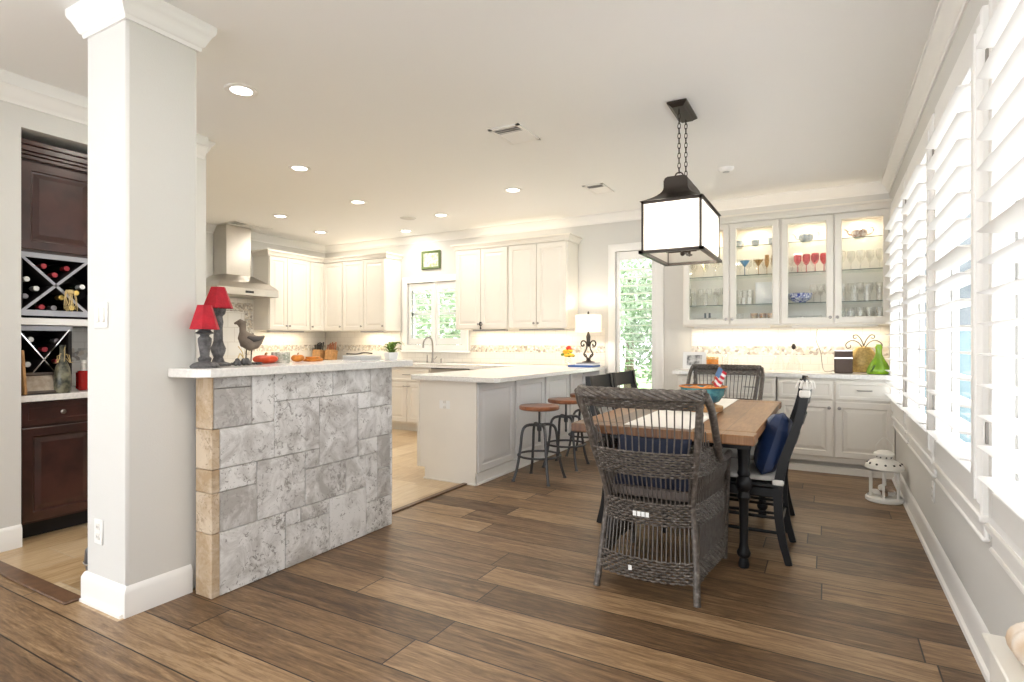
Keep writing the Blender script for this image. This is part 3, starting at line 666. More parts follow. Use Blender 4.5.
# kitchen base cabinets
G = 'base cabinets along the kitchen walls'
def base_unit(lab, x0, w_, loc=None, face='-y', toe=.10):
    h = w_ / 2
    return cabinet('base_cabinet', lab, loc or (x0, 5.94, 0), face, w_, .865, .57, [(.01, .13, h - .004, .655, ('pull', h - .03, .61, .05)), (h + .004, .13, w_ - .01, .655, ('pull', h + .03, .61, .05))], [(.01, .675, w_ - .01, .845, ('pull', h, .765, .12))], toe=toe, group=G)
base_unit('cream base cabinet in front of the kitchen sink', -5.30, .76)
base_unit('cream base cabinet left of the sink cabinet', -6.10, .80)
base_unit('cream base cabinet behind the peninsula', -3.93, .68)
base_unit('cream base cabinet on the left kitchen wall past the range', 0, .74, (-6.52, 5.16, 0), '+x')
base_unit('cream base cabinet on the left kitchen wall before the range', 0, .80, (-6.52, 3.56, 0), '+x')
t = thing('dishwasher', 'stainless dishwasher under the back counter', 'dishwasher', (-4.235, 5.94, 0))
b = MB(); b.box(-4.535, 5.945, .10, -3.935, 6.49, .863); b.build('body', M['soil'], t)
b = MB(); b.box(-4.53, 5.925, .12, -3.94, 5.945, .855, .006); b.build('door', M['steel'], t)
b = MB(); b.tube(bez([(-4.49, 5.925, .80), (-4.47, 5.885, .79), (-4.235, 5.87, .775), (-4.0, 5.885, .79), (-3.98, 5.925, .80)], 20), .010, 8); b.build('handle', M['steel'], t)
b = MB(); b.box(-4.53, 6.0, 0, -3.94, 6.4, .10); b.build('toe_kick', M['dk'], t)
# countertops (L + peninsula, one continuous slab)
b = MB()
prism(b, [(-7.09, 3.40), (-6.49, 3.40), (-6.49, 5.905), (-3.25, 5.905), (-3.25, 3.965), (-3.20, 3.925), (-2.36, 3.925), (-2.32, 3.965), (-2.32, 6.51), (-7.09, 6.51)], .867, .909, .004)
tag(b.build('countertop', M['counter'], smooth=False), 'white quartz countertop along the kitchen walls and over the peninsula', 'countertop')
# peninsula cabinet
t = thing('peninsula_cabinet', 'pale grey panelled peninsula with raised panels facing the stools', 'cabinet', (-2.87, 5.0, 0))
b = MB()
b.box(-3.18, 3.985, .10, -2.57, 6.5, .865); b.box(-3.10, 3.99, 0, -2.57, 6.5, .10); b.build('body', M['pen'], t, smooth=False)
b = MB(); b.box(-3.18, 3.975, .10, -2.56, 3.99, .865, .003); b.box(-3.10, 3.975, 0, -2.56, 3.99, .102); b.box(-3.11, 3.966, 0, -2.552, 3.99, .012); b.box(-3.18, 3.968, .10, -3.155, 3.976, .865); b.build('end_panel', M['cab'], t, smooth=False)
MT = Matrix.Translation((-2.57, 0, 0)) @ Matrix.Rotation(PI / 2, 4, 'Z')
for a, c in ((3.995, 4.61), (4.655, 5.25), (5.30, 5.89), (5.945, 6.49)): pane_door(t, a, .105, c, .845, MT, M['pen'], name='side_panel')
b = MB(); b.box(-2.57, 3.975, 0, -2.555, 6.5, .10); b.box(-2.57, 3.975, 0, -2.545, 6.5, .02, .003); b.build('plinth', M['trim'], t, smooth=False)
b = MB(); b.box(-2.57, 6.30, .70, -2.34, 6.50, .865); b.build('support', M['pen'], t)

# range + hood
t = thing('range_hood', 'stainless wall chimney hood over the range', 'range hood', (-6.85, 4.78, 1.8))
hy0, hy1 = 4.33, 5.23
b = MB(); b.box(-7.085, hy0, 1.81, -6.60, hy1, 1.905, .004); b.build('rim', M['steel'], t)
b = MB()
L0 = [(-7.085, hy0), (-6.60, hy0), (-6.60, hy1), (-7.085, hy1)]; L1 = [(-7.085, 4.58), (-6.81, 4.58), (-6.81, 4.98), (-7.085, 4.98)]
vs = []; K = 7
for i in range(K):
    u = i / (K - 1); g_ = u ** .62
    z = 1.905 + .19 * u; g_ = u
    for p, q in zip(L0, L1): vs.append((p[0] + (q[0] - p[0]) * g_, p[1] + (q[1] - p[1]) * g_, 1.905 + .18 * (u ** .85)))
b.add(vs, [(i * 4 + j, i * 4 + (j + 1) % 4, i * 4 + 4 + (j + 1) % 4, i * 4 + 4 + j) for i in range(K - 1) for j in range(4)]); b.build('canopy', M['steel'], t, ang=50)
b = MB(); b.box(-7.09, 4.60, 2.08, -6.82, 4.96, 2.735, .003); b.build('chimney', M['steel'], t)
b = MB(); b.box(-6.60, 4.72, 1.84, -6.594, 4.84, 1.87); b.build('control_panel', M['dk'], t)
t = thing('range_cooker', 'stainless range below the chimney hood', 'range', (-6.8, 4.76, 0))
b = MB(); b.box(-7.08, 4.38, .05, -6.50, 5.14, .865, .004); b.build('body', M['steel'], t)
b = MB(); b.box(-6.503, 4.42, .20, -6.485, 5.10, .70, .004); b.build('oven_door', M['dk'], t)
b = MB(); b.tube([(-6.45, 4.45, .74), (-6.45, 5.07, .74)], .011); b.build('handle', M['steel'], t)
for yy in (4.56, 4.95):
    for xx in (-6.93, -6.64):
        b = MB(); b.lathe([(.09, 0), (.09, .012), (.06, .014), (.06, .02), (.0, .02)], (xx, yy, .911), 16); b.build('burner', M['iron'], t)
# faucet
t = thing('kitchen_faucet', 'brushed steel gooseneck faucet under the sink window', 'faucet', (-4.80, 6.33, .909))
b = MB(); b.tube(bez([(-4.80, 6.33, .91), (-4.80, 6.33, 1.15), (-4.80, 6.29, 1.25), (-4.80, 6.20, 1.26), (-4.80, 6.13, 1.20), (-4.80, 6.12, 1.12)], 30), .012, 10); b.build('spout', M['nickel'], t)
b = MB(); b.lathe([(.028, 0), (.028, .01), (.018, .03), (.016, .07), (.0, .07)], (-4.80, 6.33, .909), 14); b.build('base', M['nickel'], t)
b = MB(); b.tube([(-4.77, 6.33, .96), (-4.71, 6.31, 1.0)], .006); b.lathe([(.015, 0), (.011, .02), (.011, .05), (.017, .06), (0, .065)], (-4.66, 6.34, .909), 12); b.lathe([(.015, 0), (.011, .02), (.009, .09), (.012, .11), (0, .115)], (-4.90, 6.34, .909), 12); b.build('lever', M['nickel'], t)

# ================================================================== WINE NICHE
WX = -4.20
t = thing('bar_base_cabinet', 'dark cherry base cabinet in the wine niche', 'cabinet', (-4.5, 1.95, 0))
b = MB(); b.box(-4.78, N0 + .012, .10, WX - .02, N1 - .005, .84); b.build('body', M['darkwood'], t)
b = MB(); b.box(-4.78, N0 + .012, 0, WX - .09, N1 - .005, .10); b.build('toe_kick', M['darkin'], t)
MT = Matrix.Translation((WX - .02, 0, 0)) @ Matrix.Rotation(PI / 2, 4, 'Z')
pane_door(t, N0 + .03, .695, 1.93, .83, MT, M['darkwood'], 'drawer', ('knob', 1.72, .765), name='drawer')
pane_door(t, 1.94, .695, N1 - .02, .83, MT, M['darkwood'], 'drawer', ('knob', 2.17, .765), name='drawer')
pane_door(t, N0 + .03, .115, 1.93, .68, MT, M['darkwood'], 'raised', ('knob', 1.90, .62))
pane_door(t, 1.94, .115, N1 - .02, .68, MT, M['darkwood'], 'raised', ('knob', 1.97, .62))
b = MB(); b.box(-4.785, N0 + .003, .842, -4.15, N1 - .003, .880, .004); tag(b.build('bar_countertop', M['counter']), 'cream stone counter in the wine niche', 'countertop')
t = thing('bar_wall_cabinet', 'dark cherry wall cabinet with moulding at the top of the wine niche', 'cabinet', (-4.5, 1.95, 1.74))
b = MB(); b.box(-4.78, N0 + .012, 1.745, WX - .02, N1 - .005, 2.30); b.build('body', M['darkwood'], t)
pane_door(t, N0 + .02, 1.76, 1.93, 2.29, MT, M['darkwood'], 'raised'); pane_door(t, 1.94, 1.76, N1 - .02, 2.29, MT, M['darkwood'], 'raised')
b = MB(); b.M = Matrix.Translation((WX - .02, 0, 0)) @ Matrix.Rotation(PI / 2, 4, 'Z')
for k, (z0, z1, d) in enumerate(((2.30, 2.325, .025), (2.325, 2.345, .035), (2.345, 2.38, .045), (2.38, 2.41, .055))): b.box(N0 + .006, -d, z0, N1 - .005, .1, z1, .004)
b.build('cornice', M['darkwood'], t)
def wine_rack(name, lab, x, y0, y1, z0, z1, th, m_x, cells):
    t = thing(name, lab, 'wine rack', (x - .15, (y0 + y1) / 2, z0))
    b = MB(); d = .36
    b.box(x - d, y0, z0, x, y1, z0 + .02); b.box(x - d, y0, z1 - .02, x, y1, z1); b.box(x - d, y0, z0, x, y0 + .018, z1); b.box(x - d, y1 - .018, z0, x, y1, z1); b.box(x - d, y0, z0, x - d + .01, y1, z1)
    b.build('case', M['darkin'], t)
    b = MB(); b.box(x - .004, y0, z0 - .0, x + .004, y1, z0 + .035); b.build('edge_strip', M['lip'], t); b = MB(); b.box(x - .004, y0, z1 - .03, x + .004, y1, z1); b.build('edge_strip', M['lip'], t)
    for (a, c) in cells:
        b = MB()
        for (p, q) in (((a, z0 + .02), (c, z1 - .02)), ((a, z1 - .02), (c, z0 + .02))):
            L_ = math.hypot(q[0] - p[0], q[1] - p[1]); nx, nz = -(q[1] - p[1]) / L_ * th, (q[0] - p[0]) / L_ * th
            vs = []
            for xx in (x - .34, x + .002):
                for s_ in (-1, 1):
                    for pp in (p, q): vs.append((xx, pp[0] + s_ * nx, pp[1] + s_ * nz))
            b.add(vs, [(0, 1, 3, 2), (4, 6, 7, 5), (0, 2, 6, 4), (1, 5, 7, 3), (0, 4, 5, 1), (2, 3, 7, 6)])
        b.build('divider', M['darkin'], t)
        for (p, q) in (((a, z0 + .02), (c, z1 - .02)), ((a, z1 - .02), (c, z0 + .02))):
            b = MB(); L_ = math.hypot(q[0] - p[0], q[1] - p[1]); nx, nz = -(q[1] - p[1]) / L_ * th, (q[0] - p[0]) / L_ * th; vs = []
            for xx in (x + .002, x + .006):
                for s_ in (-1, 1):
                    for pp in (p, q): vs.append((xx, pp[0] + s_ * nx, pp[1] + s_ * nz))
            b.add(vs, [(0, 1, 3, 2), (4, 6, 7, 5), (0, 2, 6, 4), (1, 5, 7, 3), (0, 4, 5, 1), (2, 3, 7, 6)]); b.build('divider_edge', m_x, t)
    return t
wine_rack('wine_rack', 'large black wine rack with silver X dividers under the dark wall cabinet', WX, N0 + .015, 2.40, 1.36, 1.742, .008, M['lip'], [(1.51, 1.865), (1.865, 2.22)])
b = MB(); b.box(-4.56, N0 + .01, 1.305, -4.19, N1 - .005, 1.345); tag(b.build('light_valance', M['trim']), 'cream strip between the two wine racks', 'valance')
wine_rack('wine_rack', 'smaller black wine rack with a thin X divider standing on the niche counter', -4.26, N0 + .02, 1.80, .882, 1.30, .003, M['chrome'], [(1.515, 1.785)])
b = MB(); b.box(-4.788, 1.82, .882, -4.778, N1, 1.30); struct(b.build('trim_10', M['graniteY'], loc=(0, 0, 0)))
def bottle(loc, lab, foil, group, tilt=True, L_=.31, r=.037):
    t = thing('wine_bottle', lab, 'bottle', loc, group)
    b = MB(); o = Vector(loc); b.M = Matrix.Translation(o) @ Matrix.Rotation(PI / 2, 4, 'Y')      # axis along +x, neck to the room
    b.lathe([(.0, -.20), (r, -.20), (r, -.03), (r * .8, .0), (.016, .045), (.0145, .07)], n=14); b.build('glass_body', M['wine'], t)
    b = MB(); b.M = Matrix.Translation(o) @ Matrix.Rotation(PI / 2, 4, 'Y'); b.lathe([(.0155, .05), (.0155, .098), (.0165, .10), (.0165, .112), (.014, .114), (0, .114)], n=12); b.build('foil', M[foil], t)
def pw(x, y, X):  # image point -> point on plane x = X
    TH = math.atan2(315.5, 565); a = (x - 512) / 565; dx = -math.sin(TH) + a * math.cos(TH); dy = math.cos(TH) + a * math.sin(TH); k = X / dx
    return (X, dy * k, 1.2 + (342 - y) / 565 * k)
upb = [(44, 266, 'foilr', 'red-capped bottle at top left'), (55, 275, 'foilr', 'red-capped bottle just above the X crossing'), (67, 268.5, 'foilr', 'dark red-capped bottle right of the top wedge'), (27, 279, 'foilw', 'white-capped bottle in the left wedge, upper'), (36.5, 288.5, 'foilw', 'white-capped bottle in the left wedge, middle'), (25.5, 296, 'foilb', 'dull-capped bottle in the left wedge, lower'), (42, 307, 'foilr', 'red-capped bottle at bottom left'), (54, 308, 'foilb', 'grey-capped bottle at the bottom middle'), (62, 297.5, 'foilg', 'gold-capped bottle low beside the raffia'), (76.5, 293, 'foilg', 'gold-capped bottle behind the raffia, upper'), (72, 308, 'foilg', 'gold-capped bottle at bottom right'), (82.5, 287, 'foilw', 'white-capped bottle in the right wedge')]
for x, y, f, l in upb:
    p = pw(x, y, -4.22); bottle((p[0] - .115, p[1], p[2]), l + ' of the large wine rack', f, 'bottles in the large wine rack', r=.030)
for x, y, f, l in [(31, 339.5, 'foilw', 'white-capped bottle at upper left'), (57, 341, 'foilb', 'grey-capped bottle at upper right'), (45, 349.5, 'foilr', 'pinkish-capped bottle just above the crossing'), (28, 364.5, 'foilw', 'white-capped bottle at lower left'), (58.5, 361.5, 'foilr', 'bright red-capped bottle')]:
    p = pw(x, y, -4.28); bottle((p[0] - .115, p[1], p[2]), l + ' of the small wine rack', f, 'bottles in the small wine rack', r=.034)
b = MB(); p0 = Vector(pw(70, 292, -4.165))
for k in range(16):
    a = random.uniform(-1, 1); b.tube(bez([p0, p0 + Vector((.01 * a, .02 * a, .01)), p0 + Vector((.015, .04 * a, -.03 - .05 * random.random())), p0 + Vector((.01, .05 * a * random.random(), -.08 - .05 * random.random()))], 9), .0016, 5)
b.ball(p0, .012, .02, .015); tag(b.build('raffia_bow', M['raffia']), 'gold raffia bow hanging on the large wine rack', 'decoration')
# items on the niche counter
t = thing('picture_frame', 'small brown framed picture leaning against the small wine rack', 'picture', (-4.21, 1.60, .882))
MT = Matrix.Translation((-4.185, 1.605, .884)) @ Matrix.Rotation(PI / 2 - .05, 4, 'Z') @ Matrix.Rotation(-.35, 4, 'X')
b = MB(); b.M = MT; b.box(-.088, .003, .002, .088, .010, .133)
for q in ((-.09, 0, .09, .018), (-.09, .117, .09, .135), (-.09, .018, -.072, .117), (.072, .018, .09, .117)): b.box(q[0], -.010, q[1], q[2], .004, q[3], .003)
b.build('frame', mat('dark_walnut_frame', (.07, .05, .04), .5), t, smooth=False)
b = MB(); b.M = MT; b.box(-.072, 0, .018, .072, .003, .117); b.build('picture', mat('sepia_print', (.45, .38, .30), .6, col2=(.30, .24, .18), nscale=30), t)
b = MB(); b.M = Matrix.Translation((-4.215, 1.523, .882)) @ Matrix.Rotation(.06, 4, 'X'); b.box(-.02, -.008, 0, .06, .008, .27, .004); tag(b.build('cutting_board', M['woodl']), 'narrow wooden board standing at the left edge of the niche counter', 'cutting board')
t = thing('painted_bottle', 'dark hand-painted bottle with a raffia neck tie on the niche counter', 'bottle', (-4.19, 1.72, .881))
b = MB(); b.lathe([(0, 0), (.040, 0), (.045, .02), (.044, .11), (.036, .16), (.017, .21), (.014, .28), (.017, .285), (.017, .30), (0, .30)], (-4.19, 1.72, .881), 20); b.build('glass_body', M['painted'], t)
b = MB(); 
for k in range(8): a = k * .8; b.tube([(-4.19, 1.72, 1.12), (-4.18 + .02 * math.cos(a), 1.72 + .035 * math.sin(a), 1.12 + .05 * math.cos(a * 2)), (-4.17, 1.72 + .05 * math.sin(a), 1.10 - .03)], .002, 5)
b.build('raffia_tie', M['raffia'], t)
t = thing('liqueur_bottle', 'red liqueur bottle with pale stopper beside the column', 'bottle', (-4.30, 1.88, .881))
b = MB(); b.box(-4.34, 1.85, .881, -4.28, 1.92, 1.01, .012); b.build('glass_body', M['redliq'], t); b = MB(); b.lathe([(.013, 0), (.013, .045), (.018, .05), (.018, .07), (0, .072)], (-4.31, 1.885, 1.01), 12); b.build('stopper', M['shade'], t)
t = thing('bin', 'round grey metal bin half hidden behind the column', 'bin', (-3.17, 1.52, 0))
b = MB(); b.lathe([(0, 0), (.06, 0), (.085, .03), (.10, .09), (.095, .15), (.07, .175), (0, .18)], (-3.222, 1.52, .002), 20); b.build('body', M['soil'], t); b = MB(); b.lathe([(.101, .085), (.104, .09), (.101, .095)], (-3.222, 1.52, .002), 24, cap=False); b.build('rim', M['chrome'], t)

# ================================================================== DINING SET
t = thing('dining_table', 'long wooden plank table with black turned legs', 'table', (-.75, 3.72, 0))
b = MB(); b.box(-1.21, 2.965, .718, -.30, 4.49, .762, .004); b.box(-1.215, 2.83, .716, -.295, 2.963, .762, .005); b.box(-1.215, 4.492, .716, -.295, 4.62, .762, .005); b.build('table_top', M['table'], t)
b = MB()
b.box(-1.15, 3.19, .635, -.36, 3.215, .717); b.box(-1.15, 4.24, .635, -.36, 4.265, .717); b.box(-1.15, 3.2, .635, -1.125, 4.25, .717); b.box(-.385, 3.2, .635, -.36, 4.25, .717); b.build('apron', M['black'], t)
LP = [(0, 0), (.026, 0), (.028, .02), (.022, .05), (.033, .065), (.036, .08), (.026, .10), (.021, .13), (.024, .34), (.028, .36), (.036, .375), (.030, .39), (.026, .405), (.036, .42), (.043, .445), (.036, .47), (.028, .485), (.034, .50), (.028, .52), (.030, .56), (.033, .62), (.040, .65), (.044, .67), (.040, .70), (.034, .716), (0, .716)]
for x in (-.39, -1.12):
    for y in (3.235, 4.22):
        b = MB(); b.lathe(LP, (x, y, 0), 18); b.build('leg', M['black'], t)
b = MB(); b.box(-.94, 2.90, .763, -.59, 4.60, .766); tag(b.build('table_runner', M['runner']), 'cream linen runner down the middle of the dining table', 'table runner')

# ---- wicker armchair
def wicker_chair(label, loc):
    t = thing('wicker_armchair', label, 'armchair', (0, 0, 0), 'woven armchairs at the ends of the table')
    def lerp(a, c, u): return a + (c - a) * max(0, min(1, u))
    def yb(z): return lerp(.0, .06, z / .40) if z < .40 else lerp(.06, -.15, (z - .40) / .57)
    def wb(z): return lerp(.235, .205, z / .45) if z < .45 else lerp(.205, .275, (z - .45) / .52)
    def outline(z, off=0.0):
        w_, y_ = wb(z), yb(z); wf = .265 if z < .5 else .285; bul = .035 if z > .75 else .06
        P = [(-wf, .665), (-wf - .012, .42), (-max(w_ + .012, wf - .02), y_ + .14), (-w_, y_ + .005), (-w_ * .5, y_ - bul * .8), (0, y_ - bul), (w_ * .5, y_ - bul * .8), (w_, y_ + .005), (max(w_ + .012, wf - .02), y_ + .14), (wf + .012, .42), (wf, .665)]
        pts = bez([(p[0], p[1], z) for p in P], 60)
        return pts
    cache = {}
    def at(z, s):
        k = round(z, 4)
        if k not in cache:
            p = outline(z); L_ = [0]
            for a, c in zip(p[:-1], p[1:]): L_.append(L_[-1] + (c - a).length)
            cache[k] = (p, L_)
        p, L_ = cache[k]; d = s * L_[-1]; i = 1
        while i < len(L_) - 1 and L_[i] < d: i += 1
        u = (d - L_[i - 1]) / max(1e-6, L_[i] - L_[i - 1]); q = p[i - 1].lerp(p[i], u); tg = (p[i] - p[i - 1]).normalized()
        return q, Vector((-tg.y, tg.x, 0)) * -1
    NS = 84
    s0, s1 = .36, .64            # the back between the corner posts, in fraction of length
    def band(za, zb, sa=0.0, sb=1.0, pitch=.0125):
        b = MB(); n = max(1, round((zb - za) / pitch))
        for r_ in range(n):
            z = za + (r_ + .5) * (zb - za) / n; m = int((sb - sa) * NS * 3); pts = []
            for i in range(m + 1):
                s = sa + (sb - sa) * i / m; q, nr = at(z, s); pts.append(q + nr * (.0062 * math.sin(PI * s * NS + PI * r_)))
            b.tube(pts, .0058, 5, flat=.95)
        return b
    b = band(.085, .185); b.build('lower_band', M['wick'], t)
    b = band(.335, .445); b.build('seat_band', M['wick'], t)
    b = band(.575, .70, .17, .83); b.build('middle_band', M['wick'], t)
    b = MB()
    def rail(sgn=1):
        P = []
        for i in range(15):
            s = s0 - .015 + (s1 - s0 + .03) * i / 14; q, nr = at(.968, s); P.append(q)
        return P
    P = rail()
    for k in range(7):
        a = 2 * PI * k / 7; Q = []
        for i in range(len(P) * 5 - 4):
            u = i / 5; j = min(int(u), len(P) - 2); q = P[j].lerp(P[j + 1], u - j); aa = a + i * .22
            Q.append(q + Vector((0, .018 * math.cos(aa), .018 * math.sin(aa))))
        b.tube(Q, .0095, 6)
    b.build('top_rail', M['wick'], t)
    b = band(.90, .955, s0, s1, .0105); b.build('top_band', M['wick'], t)
    # rods
    def rod(s, za, zb, r=.0036, s2=None):
        pts = [at(za + (zb - za) * i / 3, s + ((s2 if s2 is not None else s) - s) * i / 3)[0] for i in range(4)]; b.tube(pts, r, 5)
    b = MB()
    for i in range(NS + 1):
        if .02 < i / NS < .98: rod(i / NS, .18, .34)
    b.build('lower_rods', M['stick'], t); b = MB()
    for i in range(NS + 1):
        s = i / NS
        if .04 < s < .96: rod(s, .44, .58 if .18 < s < .82 else .60)
    b.build('middle_rods', M['stick'], t); b = MB()
    for i in range(17): s = s0 + .012 + (s1 - s0 - .024) * i / 16; rod(s, .69, .91, .0034)
    b.build('back_rods', M['stick'], t)
    for sg in (-1, 1):
        b = MB()
        for i in range(6):
            s = s0 - .01 - i * .022; z1_ = .88 - i * .047; rod(s if sg < 0 else 1 - s, .69, z1_, .0034)
        b.build('wing_rods', M['stick'], t)
    # posts, wings, arms
    for sg in (-1, 1):
        b = MB(); b.tube(bez([(sg * .24, -.01, 0), (sg * .222, .045, .25), (sg * .207, .055, .45), (sg * .245, -.04, .70), (sg * .275, -.135, .95)], 20), .0165, 10); b.build('rear_leg', M['wick'], t)
        b = MB(); b.tube(bez([(sg * .295, -.12, .968), (sg * .308, -.05, .90), (sg * .305, .10, .76), (sg * .30, .24, .645), (sg * .298, .34, .615), (sg * .30, .50, .605), (sg * .295, .60, .600), (sg * .28, .66, .575)], 36), .0175, 10)
        b.tube(bez([(sg * .28, .66, .58), (sg * .272, .672, .40), (sg * .265, .668, .2), (sg * .26, .665, 0)], 14), .0165, 10); b.build('arm', M['wick'], t)
    b = MB()
    for r_ in range(9):
        z = .345 + r_ * .0112; b.tube([(-.265 + .53 * i / 60, .672 + .0058 * math.sin(PI * i / 2.0 + PI * r_), z) for i in range(61)], .006, 5)
    b.build('front_band', M['wick'], t)
    b = MB(); b.box(-.185, .07, .40, .185, .22, .42); b.box(-.25, .22, .40, .25, .66, .42); b.build('seat', M['wick'], t)
    b = MB(); rounded(b, -.225, .095, .42, .225, .665, .495, .03); b.build('seat_cushion', M['cush'], t)
    return t
def rounded(b, x0, y0, z0, x1, y1, z1, r, puff=.012):
    """soft cushion box"""
    cx, cy, cz = (x0 + x1) / 2, (y0 + y1) / 2, (z0 + z1) / 2; hx, hy, hz = (x1 - x0) / 2, (y1 - y0) / 2, (z1 - z0) / 2
    def f(u, v):
        th = 2 * PI * u; ph = PI * (v - .5); e1, e2 = .28, .5
        sg = lambda a, e_: math.copysign(abs(a) ** e_, a)
        return (cx + hx * sg(math.cos(th), e1) * sg(math.cos(ph), e2), cy + hy * sg(math.sin(th), e1) * sg(math.cos(ph), e2), cz + hz * sg(math.sin(ph), e2))
    b.grid(f, 48, 13, cu=True)
def pillow(name, label, cat, loc, rx, ry, rz, w, h, th, m, group=None):
    b = MB(); b.M = Matrix.Translation(loc) @ Matrix.Rotation(rz, 4, 'Z') @ Matrix.Rotation(rx, 4, 'X') @ Matrix.Rotation(ry, 4, 'Y')
    for sg in (-1, 1):
        def f(u, v):
            x, z = u * 2 - 1, v * 2 - 1; k = max(0, (1 - x ** 4) * (1 - z ** 4)) ** .45
            pin = 1 - .07 * (x * x + z * z) + .07 * (x * x * z * z) * 2
            return (x * w / 2 * pin, sg * th / 2 * k * (1 + .06 * math.sin(7 * x + 4 * z)), z * h / 2 * pin)
        b.grid(f, 19, 19)
    return tag(b.build(name, m), label, cat, group)
wc = wicker_chair('grey-brown woven armchair at the near end of the table, seen from behind', None)
place(wc, (-.755, 2.65, 0), R(.5))
w2 = copy_tree(wc); place(w2, (-.80, 5.30, 0), R(181)); w2['label'] = 'grey-brown woven armchair at the far end of the table, facing the camera'
for par, spots in ((wc, [(-.045, -.052 + .058 - .052, .385, 4), (-.06, -.07, .135, 1)]),):
    for (x, y, z, n) in spots:
        b = MB()
        for k in range(n): b.box(x + k * .020, y - .006, z, x + k * .020 + .016, y - .003, z + .022)
        o = b.build('white_tag', M['paper'], None, loc=(0, 0, 0)); o.parent = par; o['label'] = 'small white tag'
pillow('throw_pillow', 'dark navy pillow leaning inside the near woven armchair', 'pillow', (-.765, 2.80, .60), R(-14), 0, 0, .38, .26, .10, mat('dark_navy_fabric', (.006, .012, .034), .8, bump=.2))

# ---- black ladder-back chairs
def strip(b, pts, wx, th, x0):
    """bar of width wx (x) and thickness th following pts (y,z)"""
    vs = []; n = len(pts)
    for i, (y, z) in enumerate(pts):
        a = pts[max(0, i - 1)]; c = pts[min(n - 1, i + 1)]; dy, dz = c[0] - a[0], c[1] - a[1]; L_ = math.hypot(dy, dz); ny, nz = dz / L_, -dy / L_; tt = th[i] if isinstance(th, list) else th
        for sx_, sn in ((-1, -1), (1, -1), (1, 1), (-1, 1)): vs.append((x0 + sx_ * wx / 2, y + sn * ny * tt / 2, z + sn * nz * tt / 2))
    b.add(vs, [(i * 4 + j, i * 4 + (j + 1) % 4, i * 4 + 4 + (j + 1) % 4, i * 4 + 4 + j) for i in range(n - 1) for j in range(4)] + [(0, 1, 2, 3), (4 * n - 4, 4 * n - 1, 4 * n - 2, 4 * n - 3)])
PP = [(p.y, p.z) for p in bez([(0, 0.0, 0), (0, .035, .14), (0, .052, .28), (0, .052, .42), (0, .030, .54), (0, -.008, .66), (0, -.045, .78), (0, -.068, .88), (0, -.078, .97)], 32)]
def yp(z):
    for a, c in zip(PP[:-1], PP[1:]):
        if a[1] <= z <= c[1] + 1e-6: return a[0] + (c[0] - a[0]) * (z - a[1]) / (c[1] - a[1])
    return PP[-1][0]
def ladder_chair():
    t = thing('dining_chair', 'x', 'chair', (0, 0, 0), 'black dining chairs beside the table')
    for x in (-.205, .205):
        b = MB(); strip(b, PP, .030, [.034 + .014 * math.sin(PI * i / (len(PP) - 1)) for i in range(len(PP))], x); b.build('rear_leg', M['black'], t, ang=30)
    for x in (-.19, .19):
        b = MB(); b.lathe([(0, 0), (.014, 0), (.016, .03), (.012, .06), (.018, .09), (.021, .12), (.016, .15), (.019, .30), (.024, .36), (.022, .40), (0, .40)], (x, .43, 0), 12); b.build('front_leg', M['black'], t)
    b = MB(); b.box(-.205, .05, .35, .205, .45, .405, .006); b.box(-.225, .045, .405, .225, .47, .432, .010); b.build('seat', M['black'], t)
    b = MB(); rounded(b, -.21, .055, .432, .21, .465, .478, .02); b.build('seat_pad', M['pale'], t)
    for z in (.16, .24):
        for x in (-.19, .19):
            b = MB(); b.tube([(x, yp(z), z), (x, .43, z)], .009, 8); b.build('side_stretcher', M['black'], t)
    b = MB(); b.tube([(-.19, .43, .20), (.19, .43, .20)], .009, 8); b.build('cross_stretcher', M['black'], t)
    b = MB(); b.tube([(-.2, yp(.2), .20), (.2, yp(.2), .20)], .009, 8); b.build('cross_stretcher', M['black'], t)
    def slat(z0, z1, name):
        b = MB()
        def f(u, v):
            x = -.20 + .40 * u; z = z0 + (z1 - z0) * v; return x, yp(z) - .022 * (1 - (2 * u - 1) ** 2) - .0, z
        n = 13; vs = []
        for i in range(n):
            for (v, d) in ((0, -.008), (1, -.008), (1, .008), (0, .008)): p = f(i / (n - 1), v); vs.append((p[0], p[1] + d, p[2]))
        b.add(vs, [(i * 4 + j, i * 4 + (j + 1) % 4, i * 4 + 4 + (j + 1) % 4, i * 4 + 4 + j) for i in range(n - 1) for j in range(4)] + [(0, 1, 2, 3), (4 * n - 4, 4 * n - 1, 4 * n - 2, 4 * n - 3)])
        b.build(name, M['black'], t, ang=30)
    slat(.865, .965, 'top_slat'); slat(.745, .80, 'slat'); slat(.63, .685, 'slat')
    return t
ch = ladder_chair(); first = True
for (x, y, rz, lab) in ((-.18, 3.58, R(90), 'black slat-back dining chair holding the navy pillow, on the window side near the camera'), (-.212, 4.16, R(90), 'black slat-back dining chair on the window side, behind the one with the pillow'),
                        (-1.325, 3.77, R(-90), 'black slat-back dining chair on the stool side, closer to the near woven chair'), (-1.325, 4.28, R(-94), 'black slat-back dining chair on the stool side, standing nearer the tall window')):
    c_ = ch if first else copy_tree(ch); first = False; place(c_, (x, y, 0), rz); c_['label'] = lab
pillow('throw_pillow', 'navy satin pillow leaning on the black chair at the window side', 'pillow', (-.268, 3.55, .625), R(17), R(8), R(90), .38, .36, .15, mat('navy_satin', (.010, .026, .085), .38, noise=.3, nscale=9))
b = MB()
b.box(-.132, 3.350, .905, -.078, 3.40, .945, .008); b.box(-.124, 3.352, .944, -.072, 3.398, .984, .010); 
for k in range(9):
    a = k * .7; b.tube(bez([(-.105, 3.37, .955), (-.10 + .03 * math.cos(a), 3.365 + .02 * math.sin(a), .992), (-.105 + .045 * math.cos(a), 3.37 + .03 * math.sin(a), .955)], 8), .006, 5)
